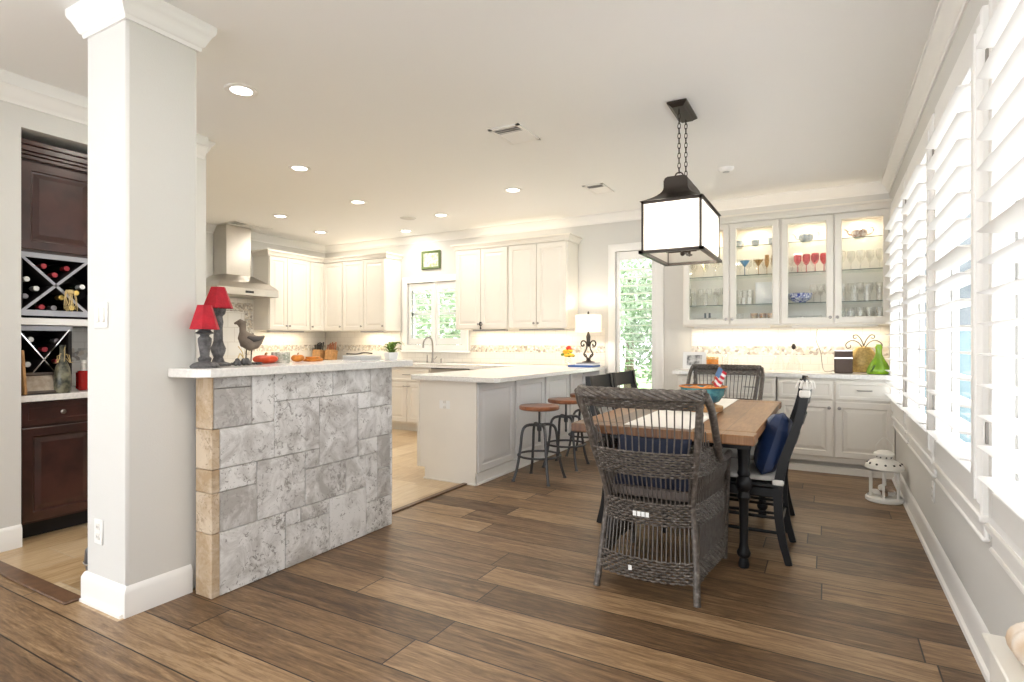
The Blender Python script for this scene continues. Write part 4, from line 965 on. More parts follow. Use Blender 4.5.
tag(b.build('chair_bow', M['runner']), 'white cloth bow tied at the top of the near black chair post', 'bow')
b = MB(); b.box(-.262, 3.352, .425, -.205, 3.398, .455, .006); tag(b.build('seat_tie', M['runner']), 'white cloth tie at the seat corner of the near black chair', 'tie')

# ---- bowl + flag on the table
t = thing('fruit_bowl', 'blue-green glazed footed bowl with an orange rim on the dining table', 'bowl', (-.69, 3.72, .767))
b = MB(); b.lathe([(0, .045), (.07, .045), (.10, .062), (.130, .105), (.138, .148), (.132, .148), (.122, .11), (.09, .07), (.0, .058)], (-.69, 3.72, .767), 32); b.build('bowl_body', M['blueglaze'], t)
b = MB(); b.lathe([(.132, .146), (.146, .149), (.148, .155), (.134, .157)], (-.69, 3.72, .767), 32, cap=False); b.build('rim', M['orange'], t)
b = MB(); b.lathe([(0, .0), (.12, .0), (.122, .03), (.09, .036), (.07, .045), (0, .045)], (-.69, 3.72, .767), 24); b.build('foot', M['woodl'], t)
for k, (dx, dy) in enumerate(((-.05, 0), (.03, .05), (.04, -.05))):
    b = MB(); b.lathe([(0, 0), (.025, .004), (.04, .03), (.036, .058), (.01, .068), (0, .062)], (-.69 + dx, 3.72 + dy, .767 + .088), 14); tag(b.build('orange_fruit', M['orange']), 'orange fruit lying in the blue-green bowl', 'fruit', 'oranges in the bowl')
t = thing('small_flag', 'small striped flag on a stick in the blue-green bowl', 'flag', (-.57, 3.66, .86))
fl0 = Vector((-.61, 3.68, .90))
b = MB(); b.tube([(-.655, 3.68, .85), (-.583, 3.675, 1.052)], .003, 6); b.ball((-.582, 3.675, 1.055), .006); b.build('stick', M['woodl'], t)
d1 = Vector((-.080, .005, -.182)).normalized(); d2 = Vector((.75, -.25, -.62)).normalized()
for (m_, seg) in (('flagr', [0, 2, 4, 6]), ('flagw', [1, 3, 5])):
    b = MB()
    for k in seg:
        u0 = .016 * k
        def f(u, v):
            p = Vector((-.585, 3.674, 1.048)) + d1 * (u0 + .016 * v) + d2 * (.062 * u) + Vector((.3, 1, 0)) * .007 * math.sin(u * 7); return p
        b.grid(f, 9, 2)
    b.build('red_stripes' if m_ == 'flagr' else 'white_stripes', M[m_], t)
b = MB()
b.grid(lambda u, v: Vector((-.585, 3.671, 1.048)) + d1 * (.06 * v) + d2 * (.034 * u) + Vector((.3, 1, 0)) * (.007 * math.sin(u * 3.2) - .002), 5, 3); b.build('canton', M['flagb'], t)

# ---- bar stools
def stool():
    t = thing('bar_stool', 'x', 'stool', (0, 0, 0), 'round bar stools along the peninsula')
    b = MB(); b.lathe([(0, .612), (.165, .612), (.175, .618), (.176, .640), (.170, .648), (0, .650)], n=36); b.build('seat', M['seatwood'], t)
    b = MB(); b.lathe([(0, .33), (.010, .33), (.012, .34), (.010, .36), (.010, .60), (.05, .605), (.05, .612), (0, .612)], n=12); b.build('screw', M['iron'], t)
    b = MB(); b.lathe([(.0, .425), (.018, .425), (.02, .44), (.02, .49), (0, .50)], n=14); b.lathe([(.045, .470), (.055, .470), (.055, .482), (.045, .482), (.045, .470)], n=20, cap=False); b.build('hub', M['iron'], t)
    for k in range(4):
        a = PI / 4 + k * PI / 2; c_, s_ = math.cos(a), math.sin(a)
        P = bez([(r * c_, r * s_, z) for r, z in ((.02, .478), (.09, .480), (.135, .462), (.158, .41), (.170, .30), (.185, .20), (.208, .09), (.236, .008))], 35)
        b = MB(); b.tube(P, .0125, 8); b.lathe([(0, 0), (.017, 0), (.015, .012), (.009, .018)], (.237 * c_, .237 * s_, 0), 10); b.build('leg', M['iron'], t)
    b = MB(); b.tube([(.186 * math.cos(2 * PI * i / 36), .186 * math.sin(2 * PI * i / 36), .215) for i in range(36)], .0095, 8, closed=True); b.build('foot_ring', M['iron'], t)
    return t
s_ = stool()
for k, (x, y, rz, lab) in enumerate(((-2.195, 4.42, 0, 'round wooden-seat bar stool with dark iron legs, nearest the camera'), (-2.215, 5.04, .05, 'round wooden-seat bar stool in the middle of the row'), (-2.24, 5.64, .1, 'round wooden-seat bar stool furthest along the peninsula, mostly hidden'))):
    q = s_ if k == 0 else copy_tree(s_); place(q, (x, y, 0), rz); q['label'] = lab

# ---- pendant lantern
px0, px1, py0, py1, pz0, pz1 = -1.02, -.655, 3.49, 4.14, 1.765, 2.075; pcx, pcy = (px0 + px1) / 2, (py0 + py1) / 2
t = thing('lantern_pendant', 'large bronze box lantern with seeded glass hanging over the table', 'pendant light', (pcx, pcy, pz0))
b = MB(); f_ = .014
for x in (px0, px1 - f_):
    for y in (py0, py1 - f_): b.box(x, y, pz0, x + f_, y + f_, pz1)
for z, g_ in ((pz0 - .012, .014), (pz1 - .012, .0)):
    x0, x1, y0, y1 = px0 - g_, px1 + g_, py0 - g_, py1 + g_
    b.box(x0, y0, z, x1, y0 + f_ + g_, z + .018); b.box(x0, y1 - f_ - g_, z, x1, y1, z + .018); b.box(x0, y0, z, x0 + f_ + g_, y1, z + .018); b.box(x1 - f_ - g_, y0, z, x1, y1, z + .018)
b.build('frame', M['bronze'], t)
b = MB(); e_ = .006
b.box(px0 + e_, py0 + e_, pz0, px1 - e_, py0 + e_ + .003, pz1); b.box(px0 + e_, py1 - e_ - .003, pz0, px1 - e_, py1 - e_, pz1); b.box(px0 + e_, py0 + e_, pz0, px0 + e_ + .003, py1 - e_, pz1); b.box(px1 - e_ - .003, py0 + e_, pz0, px1 - e_, py1 - e_, pz1)
b.build('glass', M['lampg'], t, smooth=False)
b = MB(); K = 9; vs = []
for i in range(K):
    u = i / (K - 1); g_ = (1 - u) ** 2.0; hx = .075 + (.1925 - .075) * g_; hy = .20 + (.335 - .20) * g_; z = pz1 + .005 + .105 * u
    vs += [(pcx - hx, pcy - hy, z), (pcx + hx, pcy - hy, z), (pcx + hx, pcy + hy, z), (pcx - hx, pcy + hy, z)]
for hx, z in ((.075, pz1 + .15), (.066, pz1 + .168), (.05, pz1 + .175)): vs += [(pcx - hx, pcy - .20, z), (pcx + hx, pcy - .20, z), (pcx + hx, pcy + .20, z), (pcx - hx, pcy + .20, z)]
n = K + 3; b.add(vs, [(i * 4 + j, i * 4 + (j + 1) % 4, i * 4 + 4 + (j + 1) % 4, i * 4 + 4 + j) for i in range(n - 1) for j in range(4)] + [tuple(4 * (n - 1) + j for j in range(4))]); b.build('roof', M['bronze'], t, ang=30)
for yy in (pcy - .10, pcy + .10):
    b = MB(); b.tube([(pcx + .026 * math.cos(2 * PI * k / 18), yy, pz1 + .195 + .026 * math.sin(2 * PI * k / 18)) for k in range(18)], .005, 6, closed=True); b.build('ring', M['bronze'], t)
    b = MB(); z = pz1 + .215; k = 0
    while z < 2.70:
        ax = k % 2; L_ = .020
        pts = [((pcx + .0085 * math.cos(a)) if ax else pcx, yy + (0 if ax else .0085 * math.cos(a)), z + L_ * math.sin(a) + .018) for a in [2 * PI * j / 12 for j in range(12)]]
        b.tube(pts, .0028, 5, closed=True); z += .032; k += 1
    b.build('chain', M['bronze'], t)
b = MB(); vs = []
for hx, hy, z in ((.055, .165, 2.74), (.062, .172, 2.735), (.062, .172, 2.725), (.042, .152, 2.712), (.036, .146, 2.705)): vs += [(pcx - hx, pcy - hy, z), (pcx + hx, pcy - hy, z), (pcx + hx, pcy + hy, z), (pcx - hx, pcy + hy, z)]
b.add(vs, [(i * 4 + j, i * 4 + (j + 1) % 4, i * 4 + 4 + (j + 1) % 4, i * 4 + 4 + j) for i in range(4) for j in range(4)] + [(16, 17, 18, 19), (0, 1, 2, 3)]); b.build('canopy', M['bronze'], t, smooth=False)
b = MB(); b.tube([(pcx, pcy - .22, 1.80), (pcx, pcy + .22, 1.80)], .006); b.tube([(pcx - .09, pcy, 1.80), (pcx + .09, pcy, 1.80)], .006); b.ball((pcx, pcy, 1.785), .016); b.tube([(pcx, pcy, 1.80), (pcx, pcy, 2.18)], .006)
BP = [(pcx, pcy - .21), (pcx, pcy - .08), (pcx, pcy + .08), (pcx, pcy + .21), (pcx - .09, pcy), (pcx + .09, pcy)]
for x, y in BP: b.lathe([(0, 0), (.02, 0), (.022, .006), (.010, .010), (.010, .075), (0, .075)], (x, y, 1.80), 10)
b.build('candle_arms', M['bronze'], t)
for x, y in BP:
    b = MB(); b.lathe([(.008, 0), (.016, .02), (.017, .035), (.008, .06), (0, .075)], (x, y, 1.875), 12); b.build('bulb', M['bulb'], t)
for x, y in (BP[0], BP[3]): light('candle_lamp', 'POINT', (x, y, 1.92), 10, (1, .92, .80), .03, parent=t)

# ---- ceiling lights, vents, speaker, detector
for k, (x, y, lab) in enumerate(((-3.13, 2.21, 'recessed ceiling light nearest the column'), (-4.08, 3.45, 'recessed ceiling light second from the column, over the kitchen'), (-4.51, 4.60, 'recessed ceiling light in the middle of the kitchen'), (-5.84, 4.65, 'recessed ceiling light left of centre, toward the hood'), (-6.2, 5.60, 'recessed ceiling light in front of the corner cabinets'), (-4.09, 5.56, 'recessed ceiling light right of the round ceiling speaker'), (-5.10, 6.12, 'recessed ceiling light above the sink window'), (-2.78, 5.0, 'recessed ceiling light over the peninsula'), (.02, 1.3, 'recessed ceiling light over the dining area behind the frame'))[:8] + ((-1.55, .55, 'added fill light in the ceiling over the near floor, left of the camera'), (-.45, 1.35, 'added fill light in the ceiling just ahead of the camera, short of the lantern'), (-2.7, -.6, 'added fill light in the ceiling behind the camera, on the column side'))):  # last three are fill lights added out of view
    t = thing('recessed_or_fill_light', lab, 'ceiling light', (x, y, HC), 'recessed ceiling lights')
    b = MB(); b.lathe([(.062, 0), (.095, 0), (.095, -.004), (.088, -.008), (.064, -.006), (.062, -.001)], (x, y, HC), 28, cap=False); b.build('trim_ring', M['trim'], t)
    b = MB(); b.lathe([(.063, -.001), (.0, -.0025)], (x, y, HC), 28, cap=False); b.build('lens', M['led'], t)
    light('downlight', 'AREA', (x, y, HC - .012), 4.2 if k < 8 else 5, (1, .93, .83), .12, parent=t)
def vent(x0, x1, y0, y1, lab):
    t = thing('ceiling_vent', lab, 'vent', ((x0 + x1) / 2, (y0 + y1) / 2, HC))
    b = MB(); f = .025
    b.box(x0, y0, HC - .008, x1, y0 + f, HC); b.box(x0, y1 - f, HC - .008, x1, y1, HC); b.box(x0, y0, HC - .008, x0 + f, y1, HC); b.box(x1 - f, y0, HC - .008, x1, y1, HC); b.build('frame', M['trim'], t)
    b = MB(); b.box(x0 + f, y0 + f, HC - .002, x1 - f, y1 - f, HC - .0005); b.build('backing', M['lip'], t)
    b = MB(); n = 9
    for k in range(n):
        y = y0 + f + (y1 - y0 - 2 * f) * (k + .5) / n; sl = -1 if k > 2 else 1; b.add([(x0 + f, y - .016 * sl, HC - .009), (x1 - f, y - .016 * sl, HC - .009), (x1 - f, y + .012 * sl, HC - .002), (x0 + f, y + .012 * sl, HC - .002)], [(0, 1, 2, 3)])
    b.build('slats', M['trim'], t, smooth=False)
vent(-2.15, -1.90, 3.49, 3.84, 'white ceiling vent nearer the lantern')
vent(-2.11, -1.90, 5.20, 5.54, 'white ceiling vent further back, near the tall window')
vent(-6.78, -6.56, 4.55, 5.10, 'ceiling vent beside the hood chimney')
t = thing('ceiling_speaker', 'round flush ceiling speaker in the kitchen', 'speaker', (-4.55, 5.50, HC))
b = MB(); b.lathe([(.0, -.004), (.095, -.004), (.10, 0)], (-4.55, 5.50, HC), 28, cap=False); b.build('grille', mat('speaker_grille', (.62, .61, .59), .7), t)
t = thing('smoke_detector', 'white round smoke detector on the ceiling behind the lantern', 'smoke detector', (-.784, 5.29, HC))
b = MB(); b.lathe([(0, -.035), (.045, -.035), (.06, -.02), (.068, -.006), (.068, 0)], (-.784, 5.29, HC), 24); b.build('body', M['trim'], t)
b = MB(); b.lathe([(.03, -.036), (.02, -.038), (0, -.038)], (-.784, 5.29, HC), 16, cap=False); b.build('test_button', M['lip'], t)

# ================================================================== THINGS ON THE BAR
def carved_lamp(x, y, h, shade_h, rb, rt, lab, prof):
    t = thing('table_lamp', lab, 'lamp', (x, y, BT), 'red-shaded lamps on the bar')
    b = MB(); b.lathe(prof, (x, y, BT), 24); b.build('base', M['carved'], t)
    b = MB(); zb = h - shade_h
    b.lathe([(rb, zb), (rb * .985, zb + .004), (rt, h - .003), (rt * .98, h)], (x, y, BT), 6, cap=False, rot=.3); b.lathe([(rb * .96, zb + .004), (rt * .93, h - .003)], (x, y, BT), 6, cap=False, rot=.3); b.build('lamp_shade', M['red'], t, ang=25)
    b = MB(); b.tube([(x, y, BT + zb - .01), (x, y, BT + h - .01)], .003); b.build('stem', M['iron'], t)
    return t
carved_lamp(-2.588, 1.635, .298, .115, .068, .034, 'shorter of the two carved grey lamps with red shades on the bar', [(0, 0), (.062, 0), (.064, .010), (.05, .022), (.026, .030), (.030, .045), (.020, .055), (.022, .075), (.030, .125), (.030, .14), (.019, .152), (.021, .158), (.043, .165), (.030, .173), (.024, .18), (.048, .19), (.05, .196), (0, .196)])
carved_lamp(-2.735, 1.80, .405, .108, .075, .036, 'taller of the two carved grey lamps with red shades on the bar', [(0, 0), (.060, 0), (.062, .012), (.03, .022), (.022, .045), (.032, .07), (.036, .09), (.026, .115), (.022, .13), (.021, .20), (.024, .225), (.020, .255), (.032, .268), (.038, .294), (0, .294)])
# pine cones / twig bundle
b = MB()
for k in range(7):
    cx_, cy_ = -2.665 + .016 * random.uniform(-1, 1), 1.935 - .012 * k + .01; b.ball((cx_ + .02, cy_ - .03, BT + .014 + .012 * (k % 2)), .013, .013, .014, 8, 6)
tag(b.build('pine_cones', M['carved']), 'cluster of dark little pine cones between the lamps and the bird', 'decoration')
b = MB(); b.tube(bez([(-2.70, 1.87, BT + .002), (-2.71, 1.90, BT + .05), (-2.74, 1.93, BT + .06), (-2.74, 1.96, BT + .02), (-2.72, 1.97, BT + .003)], 16), .003, 6); b.tube(bez([(-2.73, 1.91, BT + .10), (-2.735, 1.94, BT + .06), (-2.74, 1.94, BT + .003)], 12), .0022, 6)
tag(b.build('twine_loop', M['raffia']), 'loop of pale twine behind the pine cones', 'twine')
# bird
t = thing('bird_figurine', 'brown carved bird on long legs standing on a dark slatted base', 'figurine', (-2.765, 1.985, BT))
TB = Matrix.Translation((-2.765, 1.985, BT)) @ Matrix.Rotation(R(62), 4, 'Z')
b = MB(); b.M = TB
# head toward -x local; body profile: stations along a spine
ST = [(-.062, .222, .004), (-.052, .226, .008), (-.036, .228, .021), (-.024, .222, .024), (-.020, .205, .017), (-.020, .180, .017), (-.014, .158, .034), (.002, .134, .048), (.022, .124, .051), (.045, .126, .041), (.062, .136, .026), (.076, .146, .014), (.090, .156, .004)]
b.tube([(x, 0, z) for x, z, r in ST], [r for *_, r in ST], 14); b.build('body', M['bird'], t, ang=80)
b = MB(); b.M = TB
for sy in (-1, 1): b.tube([(-.002, sy * .042, .150), (.03, sy * .050, .138), (.062, sy * .034, .142), (.085, sy * .014, .156)], [.006, .016, .012, .003], 8)
b.build('wing', mat('dark_wing', (.10, .085, .08), .7), t, ang=80)
b = MB(); b.M = TB
for dx in (-.004, .022): b.tube([(dx + .004, .008, .095), (dx, .008, .012)], .0035, 6)
b.build('leg', M['bronze'], t)
b = MB(); b.M = TB; b.ball((-.041, -.014, .232), .003, n=8, m=5); b.ball((-.041, .014, .232), .003, n=8, m=5); b.build('eye', M['dk'], t)
b = MB(); b.M = TB
for k in range(9): b.box(-.075 + k * .017, -.035, .0, -.063 + k * .017, .035, .012, .002)
b.box(-.075, -.006, .0, .075, .006, .008); b.build('slatted_base', M['carved'], t)
# red pumpkin, jar, orange pumpkin, plate, papers, plant
def pumpkin(x, y, z, r, m, lab, name='pumpkin', sq=.62):
    t = thing(name, lab, 'pumpkin', (x, y, z))
    b = MB()
    def f(u, v):
        th = 2 * PI * u; ph = PI * (v - .5); rib = 1 - .10 * abs(math.cos(4 * th)) ** .5 * math.cos(ph); q = r * math.cos(ph) ** .8 * rib if abs(math.cos(ph)) > 1e-6 else 0
        return x + q * math.cos(th), y + q * math.sin(th), z + r * sq * (1 + math.sin(ph)) - .15 * r * math.exp(-(q / r * 4) ** 2) * (1 if ph > 0 else 0)
    b.grid(f, 48, 15, cu=True); b.build('body', m, t, ang=80)
    b = MB(); b.tube(bez([(x, y, z + r * sq * 1.7), (x, y, z + r * sq * 2.1), (x + .12 * r, y, z + r * sq * 2.4)], 6), [r * .10] * 4 + [r * .09] * 3 if False else r * .09, 6); b.build('stem', M['woodl'], t)
    return t
pumpkin(-2.80, 2.13, BT, .070, M['dkorange'], 'small red-orange pumpkin behind the carved bird', sq=.36)
pumpkin(-2.877, 2.42, BT, .042, M['orange'], 'small orange pumpkin right of the cream jar', sq=.55)
t = thing('candle_jar', 'cream patterned jar between the red and the orange pumpkin', 'jar', (-2.835, 2.26, BT))
b = MB(); b.lathe([(0, 0), (.050, 0), (.053, .005), (.053, .062), (.048, .064), (.046, .01), (0, .01)], (-2.835, 2.26, BT), 26); b.build('jar_body', mat('jar_print', (.78, .75, .68), .3, col2=(.30, .33, .25), nscale=55), t)
b = MB(); b.lathe([(0, .045), (.045, .045)], (-2.835, 2.26, BT), 20, cap=False); b.build('wax', M['shade'], t)
b = MB(); b.box(-2.90, 2.475, BT, -2.83, 2.58, BT + .018, .004); b.box(-2.89, 2.485, BT + .018, -2.84, 2.57, BT + .03, .004); tag(b.build('butter_dish', M['orange']), 'flat orange dish next to the orange pumpkin', 'dish')
t = thing('paper_stack', 'white stack of papers with a dark pen near the end of the bar', 'papers', (-2.71, 2.83, BT))
b = MB()
for k in range(5): b.box(-2.81 + .004 * (k % 3), 2.72 + .006 * (k % 2), BT + k * .007, -2.65 + .003 * (k % 2), 2.92 + .005 * (k % 3), BT + k * .007 + .005, .001)
b.build('papers', M['paper'], t)
b = MB(); b.tube(bez([(-2.79, 2.74, BT + .045), (-2.76, 2.80, BT + .042), (-2.74, 2.85, BT + .05), (-2.71, 2.90, BT + .045)], 12), .005, 6); b.build('pen', M['dk'], t)
def leafy_plant(x, y, z, lab):
    t = thing('potted_plant', lab, 'plant', (x, y, z))
    b = MB(); b.lathe([(0, 0), (.04, 0), (.052, .05), (.05, .052), (.045, .045), (0, .045)], (x, y, z), 4, rot=.5); b.build('pot', M['white'], t)
    b = MB()
    for k in range(34):
        a = random.uniform(0, 2 * PI); L_ = random.uniform(.06, .10); up = random.uniform(.01, .07); c_, s_ = math.cos(a), math.sin(a); w_ = .010
        def f(u, v):
            r = L_ * u; h = .045 + up * math.sin(u * PI * .72) * 1.2; ww = w_ * math.sin(PI * min(.98, u * .9 + .1)) * (v - .5) * 2
            return x + r * c_ - s_ * ww, y + r * s_ + c_ * ww, z + h - abs(v - .5) * .004
        b.grid(f, 6, 3)
    b.build('leaves', M['leaf'], t); return t
leafy_plant(-2.62, 2.985, BT, 'small leafy plant in a white square pot at the far end of the bar')
# ================================================================== ON THE BACK COUNTERS
CT = .910
for k, (x, y, lab) in enumerate(((-6.95, 6.22, 'wooden knife block with dark handles, left of the pair'), (-6.74, 6.28, 'wooden knife block with dark handles, right of the pair'))):
    t = thing('knife_block', lab, 'knife block', (x, y, CT), 'knife blocks on the back counter')
    b = MB(); b.M = Matrix.Translation((x, y, CT + .008)) @ Matrix.Rotation(R(-8), 4, 'X'); b.box(-.08, -.05, 0, .08, .07, .16, .006); b.build('block', M['woodl'], t)
    b = MB(); b.M = Matrix.Translation((x, y, CT + .008)) @ Matrix.Rotation(R(-8), 4, 'X')
    for i in range(4):
        for j in range(2): b.box(-.065 + i * .037, -.03 + j * .05, .16, -.047 + i * .037, -.012 + j * .05, .24 + .035 * j + .012 * (i % 2), .004)
    b.build('knife_handles', M['seatwood'] if k else M['dk'], t)
# scroll lamp on the peninsula end
lx, ly, lz = -2.44, 6.20, CT + .052
t = thing('table_lamp', 'iron scroll lamp with a cream drum shade on the peninsula end', 'lamp', (lx, ly, lz))
b = MB(); b.lathe([(0, 0), (.075, 0), (.075, .008), (.03, .018), (.022, .035), (.03, .045), (.012, .055), (0, .055)], (lx, ly, lz), 18)
for sg in (-1, 1):
    b.tube(bez([(lx + sg * .012, ly, lz + .05), (lx + sg * .045, ly, lz + .075), (lx + sg * .055, ly, lz + .10), (lx + sg * .028, ly, lz + .15), (lx + sg * .020, ly, lz + .20), (lx + sg * .04, ly, lz + .245), (lx + sg * .075, ly, lz + .25), (lx + sg * .092, ly, lz + .22), (lx + sg * .078, ly, lz + .19), (lx + sg * .055, ly, lz + .20), (lx + sg * .058, ly, lz + .218)], 44), .009, 8)
    b.tube(bez([(lx + sg * .012, ly, lz + .05), (lx + sg * .03, ly, lz + .085), (lx + sg * .048, ly, lz + .10)], 8), .007, 6)
b.lathe([(0, .18), (.012, .19), (.03, .215), (.022, .25), (.026, .30), (.014, .34), (.006, .37), (.006, .56), (.012, .57), (.010, .59), (0, .60)], (lx, ly, lz), 14); b.build('scroll_base', M['bronze'], t)
b = MB(); b.lathe([(.150, .355), (.150, .555), (.147, .555), (.147, .355)], (lx, ly, lz), 36, cap=False); b.build('drum_shade', M['drum'], t)
light('lamp_bulb', 'POINT', (lx, ly, lz + .46), 5, (1, .88, .72), .04, parent=t)
b = MB(); b.box(lx - .20, ly - .14, CT, lx + .11, ly + .10, CT + .022, .003); tag(b.build('magazine', M['blue']), 'blue-covered book at the bottom of the pile under the scroll lamp', 'book')
b = MB(); b.box(lx - .12, ly - .12, CT + .0225, lx + .115, ly + .11, CT + .036, .003); tag(b.build('magazine', M['paper']), 'white magazine in the middle of the pile under the scroll lamp', 'book')
b = MB(); b.box(lx - .11, ly - .11, CT + .0365, lx + .10, ly + .12, CT + .0515, .003); tag(b.build('magazine', M['lip']), 'grey book on top of the pile under the scroll lamp', 'book')
t = thing('flower_bouquet', 'yellow and red flower bunch in a low glass beside the scroll lamp', 'flowers', (-2.72, 6.25, CT))
b = MB(); b.lathe([(0, 0), (.04, 0), (.045, .04), (.04, .10), (.037, .10), (.04, .04), (0, .01)], (-2.72, 6.25, CT), 18); b.build('vase', M['crystal'], t)
for m_, n_, nm in (('yellow', 26, 'yellow_blooms'), ('redp', 9, 'red_blooms'), ('leaf', 8, 'leaves')):
    b = MB()
    for k in range(n_):
        a, r, h = random.uniform(0, 2 * PI), random.uniform(0, .07), random.uniform(0, .07)
        if m_ == 'redp': r *= .5; h = .06 + .03 * random.random()
        b.ball((-2.72 + r * math.cos(a), 6.25 + r * math.sin(a), CT + .12 + h + (.02 if m_ == 'redp' else 0)), .026, .026, .018, 8, 5)
    b.build(nm, M[m_], t)
b = MB(); b.lathe([(0, 0), (.012, .0), (.03, -.03), (.006, -.06), (.014, -.085), (.0, -.1)], (-3.91, 6.17, 1.46), 10); tag(b.build('hanging_ornament', M['dk']), 'small dark ornament hanging from a cabinet knob right of the sink window', 'ornament')
# framed picture above the sink window
t = thing('picture_frame', 'green-framed floral picture above the sink window', 'picture', (-4.97, YB, 2.25))
b = MB(); b.rings(-5.13, 2.245, -4.80, 2.51, YB - .012, [(0, -.012), (0, .012), (.008, .018), (.03, .012), (.035, .004)], fill=False); b.build('frame', M['artf'], t, smooth=False)
b = MB(); b.box(-5.10, YB - .014, 2.275, -4.83, YB - .004, 2.48); b.build('picture', M['art'], t)

# ================================================================== HUTCH COUNTER
t = thing('photo_frame', 'white-matted black and white photo standing on the right-hand counter', 'photo frame', (-1.25, 6.15, .909))
MT = Matrix.Translation((-1.23, 6.15, .912)) @ Matrix.Rotation(R(-10), 4, 'X')
b = MB(); b.M = MT; b.box(-.12, -.006, 0, .12, .006, .185, .003); b.build('frame', M['white'], t)
b = MB(); b.M = MT; b.box(-.078, -.0075, .04, .078, -.006, .15); b.build('photo', M['photo'], t)
b = MB(); b.M = MT; b.add([(-.03, .006, .13), (.03, .006, .13), (.03, .075, -.0), (-.03, .075, -.0)], [(0, 1, 2, 3)]); b.build('easel', M['white'], t)
t = thing('candle_jar', 'orange candle jar beside the standing photo', 'jar', (-1.05, 6.18, .909))
b = MB(); b.lathe([(0, 0), (.055, 0), (.06, .01), (.06, .10), (.056, .11), (0, .11)], (-1.05, 6.18, .909), 22); b.build('jar_body', M['orange'], t)
b = MB(); b.lathe([(.06, .11), (.062, .112), (.062, .135), (.055, .14), (0, .14)], (-1.05, 6.18, .909), 22); b.build('lid', M['amber'], t)
def lathe_thing(name, lab, cat, prof, loc, m, group=None, n=18):
    b = MB(); b.lathe(prof, loc, n); return tag(b.build(name, M[m] if isinstance(m, str) else m), lab, cat, group)
lathe_thing('glass_cylinder', 'tall clear glass cylinder right of the orange candle jar', 'vase', [(0, 0), (.03, 0), (.032, .16), (.030, .16), (.028, .01), (0, .01)], (-.93, 6.2, .909), 'crystal')
lathe_thing('glass_cylinder', 'clear glass candle holder left of the glass decanters', 'vase', [(0, 0), (.035, 0), (.036, .12), (.034, .12), (.032, .01), (0, .01)], (-.84, 6.24, .909), 'crystal')
for k, (x, lab, m_) in enumerate(((-.43, 'clear bell-shaped glass decanter, left of the pair on the counter', 'crystal'), (-.29, 'clear glass decanter with a stopper, right of the pair on the counter', 'crystal'))):
    t = thing('decanter', lab, 'decanter', (x, 6.2, .909), 'glass decanters on the counter')
    b = MB(); b.lathe([(0, 0), (.065, 0), (.07, .01), (.055, .08), (.025, .15), (.016, .18), (.016, .215), (.022, .22)], (x, 6.2, .909), 24); b.build('glass_body', M['crystal'], t)
    b = MB(); b.lathe([(0, .215), (.012, .22), (.022, .245), (.012, .27), (0, .275)], (x, 6.2, .909), 14); b.build('stopper', M['crystal'] if k == 0 else M['bronze'], t)
t = thing('speaker_box', 'small dark brown boxy speaker with a cord on the counter', 'speaker', (.12, 6.15, .909))
b = MB(); b.box(.055, 6.09, .909, .205, 6.22, 1.115, .008); b.build('body', M['brown'], t)
b = MB(); b.box(.058, 6.085, 1.045, .202, 6.091, 1.056); b.box(.06, 6.10, 1.113, .20, 6.21, 1.125, .003); b.build('band', M['chrome'], t)
b = MB(); b.tube(bez([(.06, 6.18, .93), (-.01, 6.20, .915), (-.04, 6.28, .95), (-.06, 6.40, 1.10), (-.10, 6.44, 1.22), (-.09, 6.46, 1.33)], 30), .003, 6); b.build('cord', M['dk'], t)
t = thing('scroll_basket', 'gold wire basket with dark scroll handles behind the lime vase', 'basket', (.33, 6.33, .909))
b = MB(); b.lathe([(.0, 0), (.10, 0), (.135, .06), (.12, .15), (.06, .235), (.0, .25)], (.30, 6.36, .912), 24, 1, .55); b.build('basket_body', M['mesh_g'], t)
b = MB()
for sg in (-1, 1):
    b.tube(bez([(.30 + sg * .01, 6.30, 1.15), (.30 + sg * .05, 6.30, 1.20), (.30 + sg * .10, 6.30, 1.215), (.30 + sg * .145, 6.30, 1.18), (.30 + sg * .135, 6.30, 1.14), (.30 + sg * .105, 6.30, 1.15), (.30 + sg * .11, 6.30, 1.17)], 28), .0045, 6)
    b.tube(bez([(.30, 6.30, 1.16), (.30 + sg * .02, 6.30, 1.22), (.30 + sg * .055, 6.30, 1.265), (.30 + sg * .085, 6.30, 1.26), (.30 + sg * .08, 6.30, 1.235), (.30 + sg * .055, 6.30, 1.24)], 28), .0045, 6)
b.build('scroll', M['bronze'], t)
t = thing('lime_vase', 'bright lime green fish-shaped bottle vase in the counter corner', 'vase', (.415, 6.08, .909))
b = MB(); b.lathe([(0, 0), (.085, 0), (.098, .012), (.090, .05), (.066, .10), (.040, .145), (.026, .18), (.024, .22), (.03, .245), (.02, .262), (.022, .27), (.012, .265), (.0, .26)], (.405, 6.08, .909), 28, 1, .6)
b.build('body', M['green'], t, ang=60)
b = MB(); b.tube(bez([(.335, 6.032, .930), (.355, 6.026, .955), (.360, 6.026, .975), (.375, 6.024, .990)], 14), .0045, 6); b.build('relief', mat('dark_green_glaze', (.05, .12, .02), .3), t)

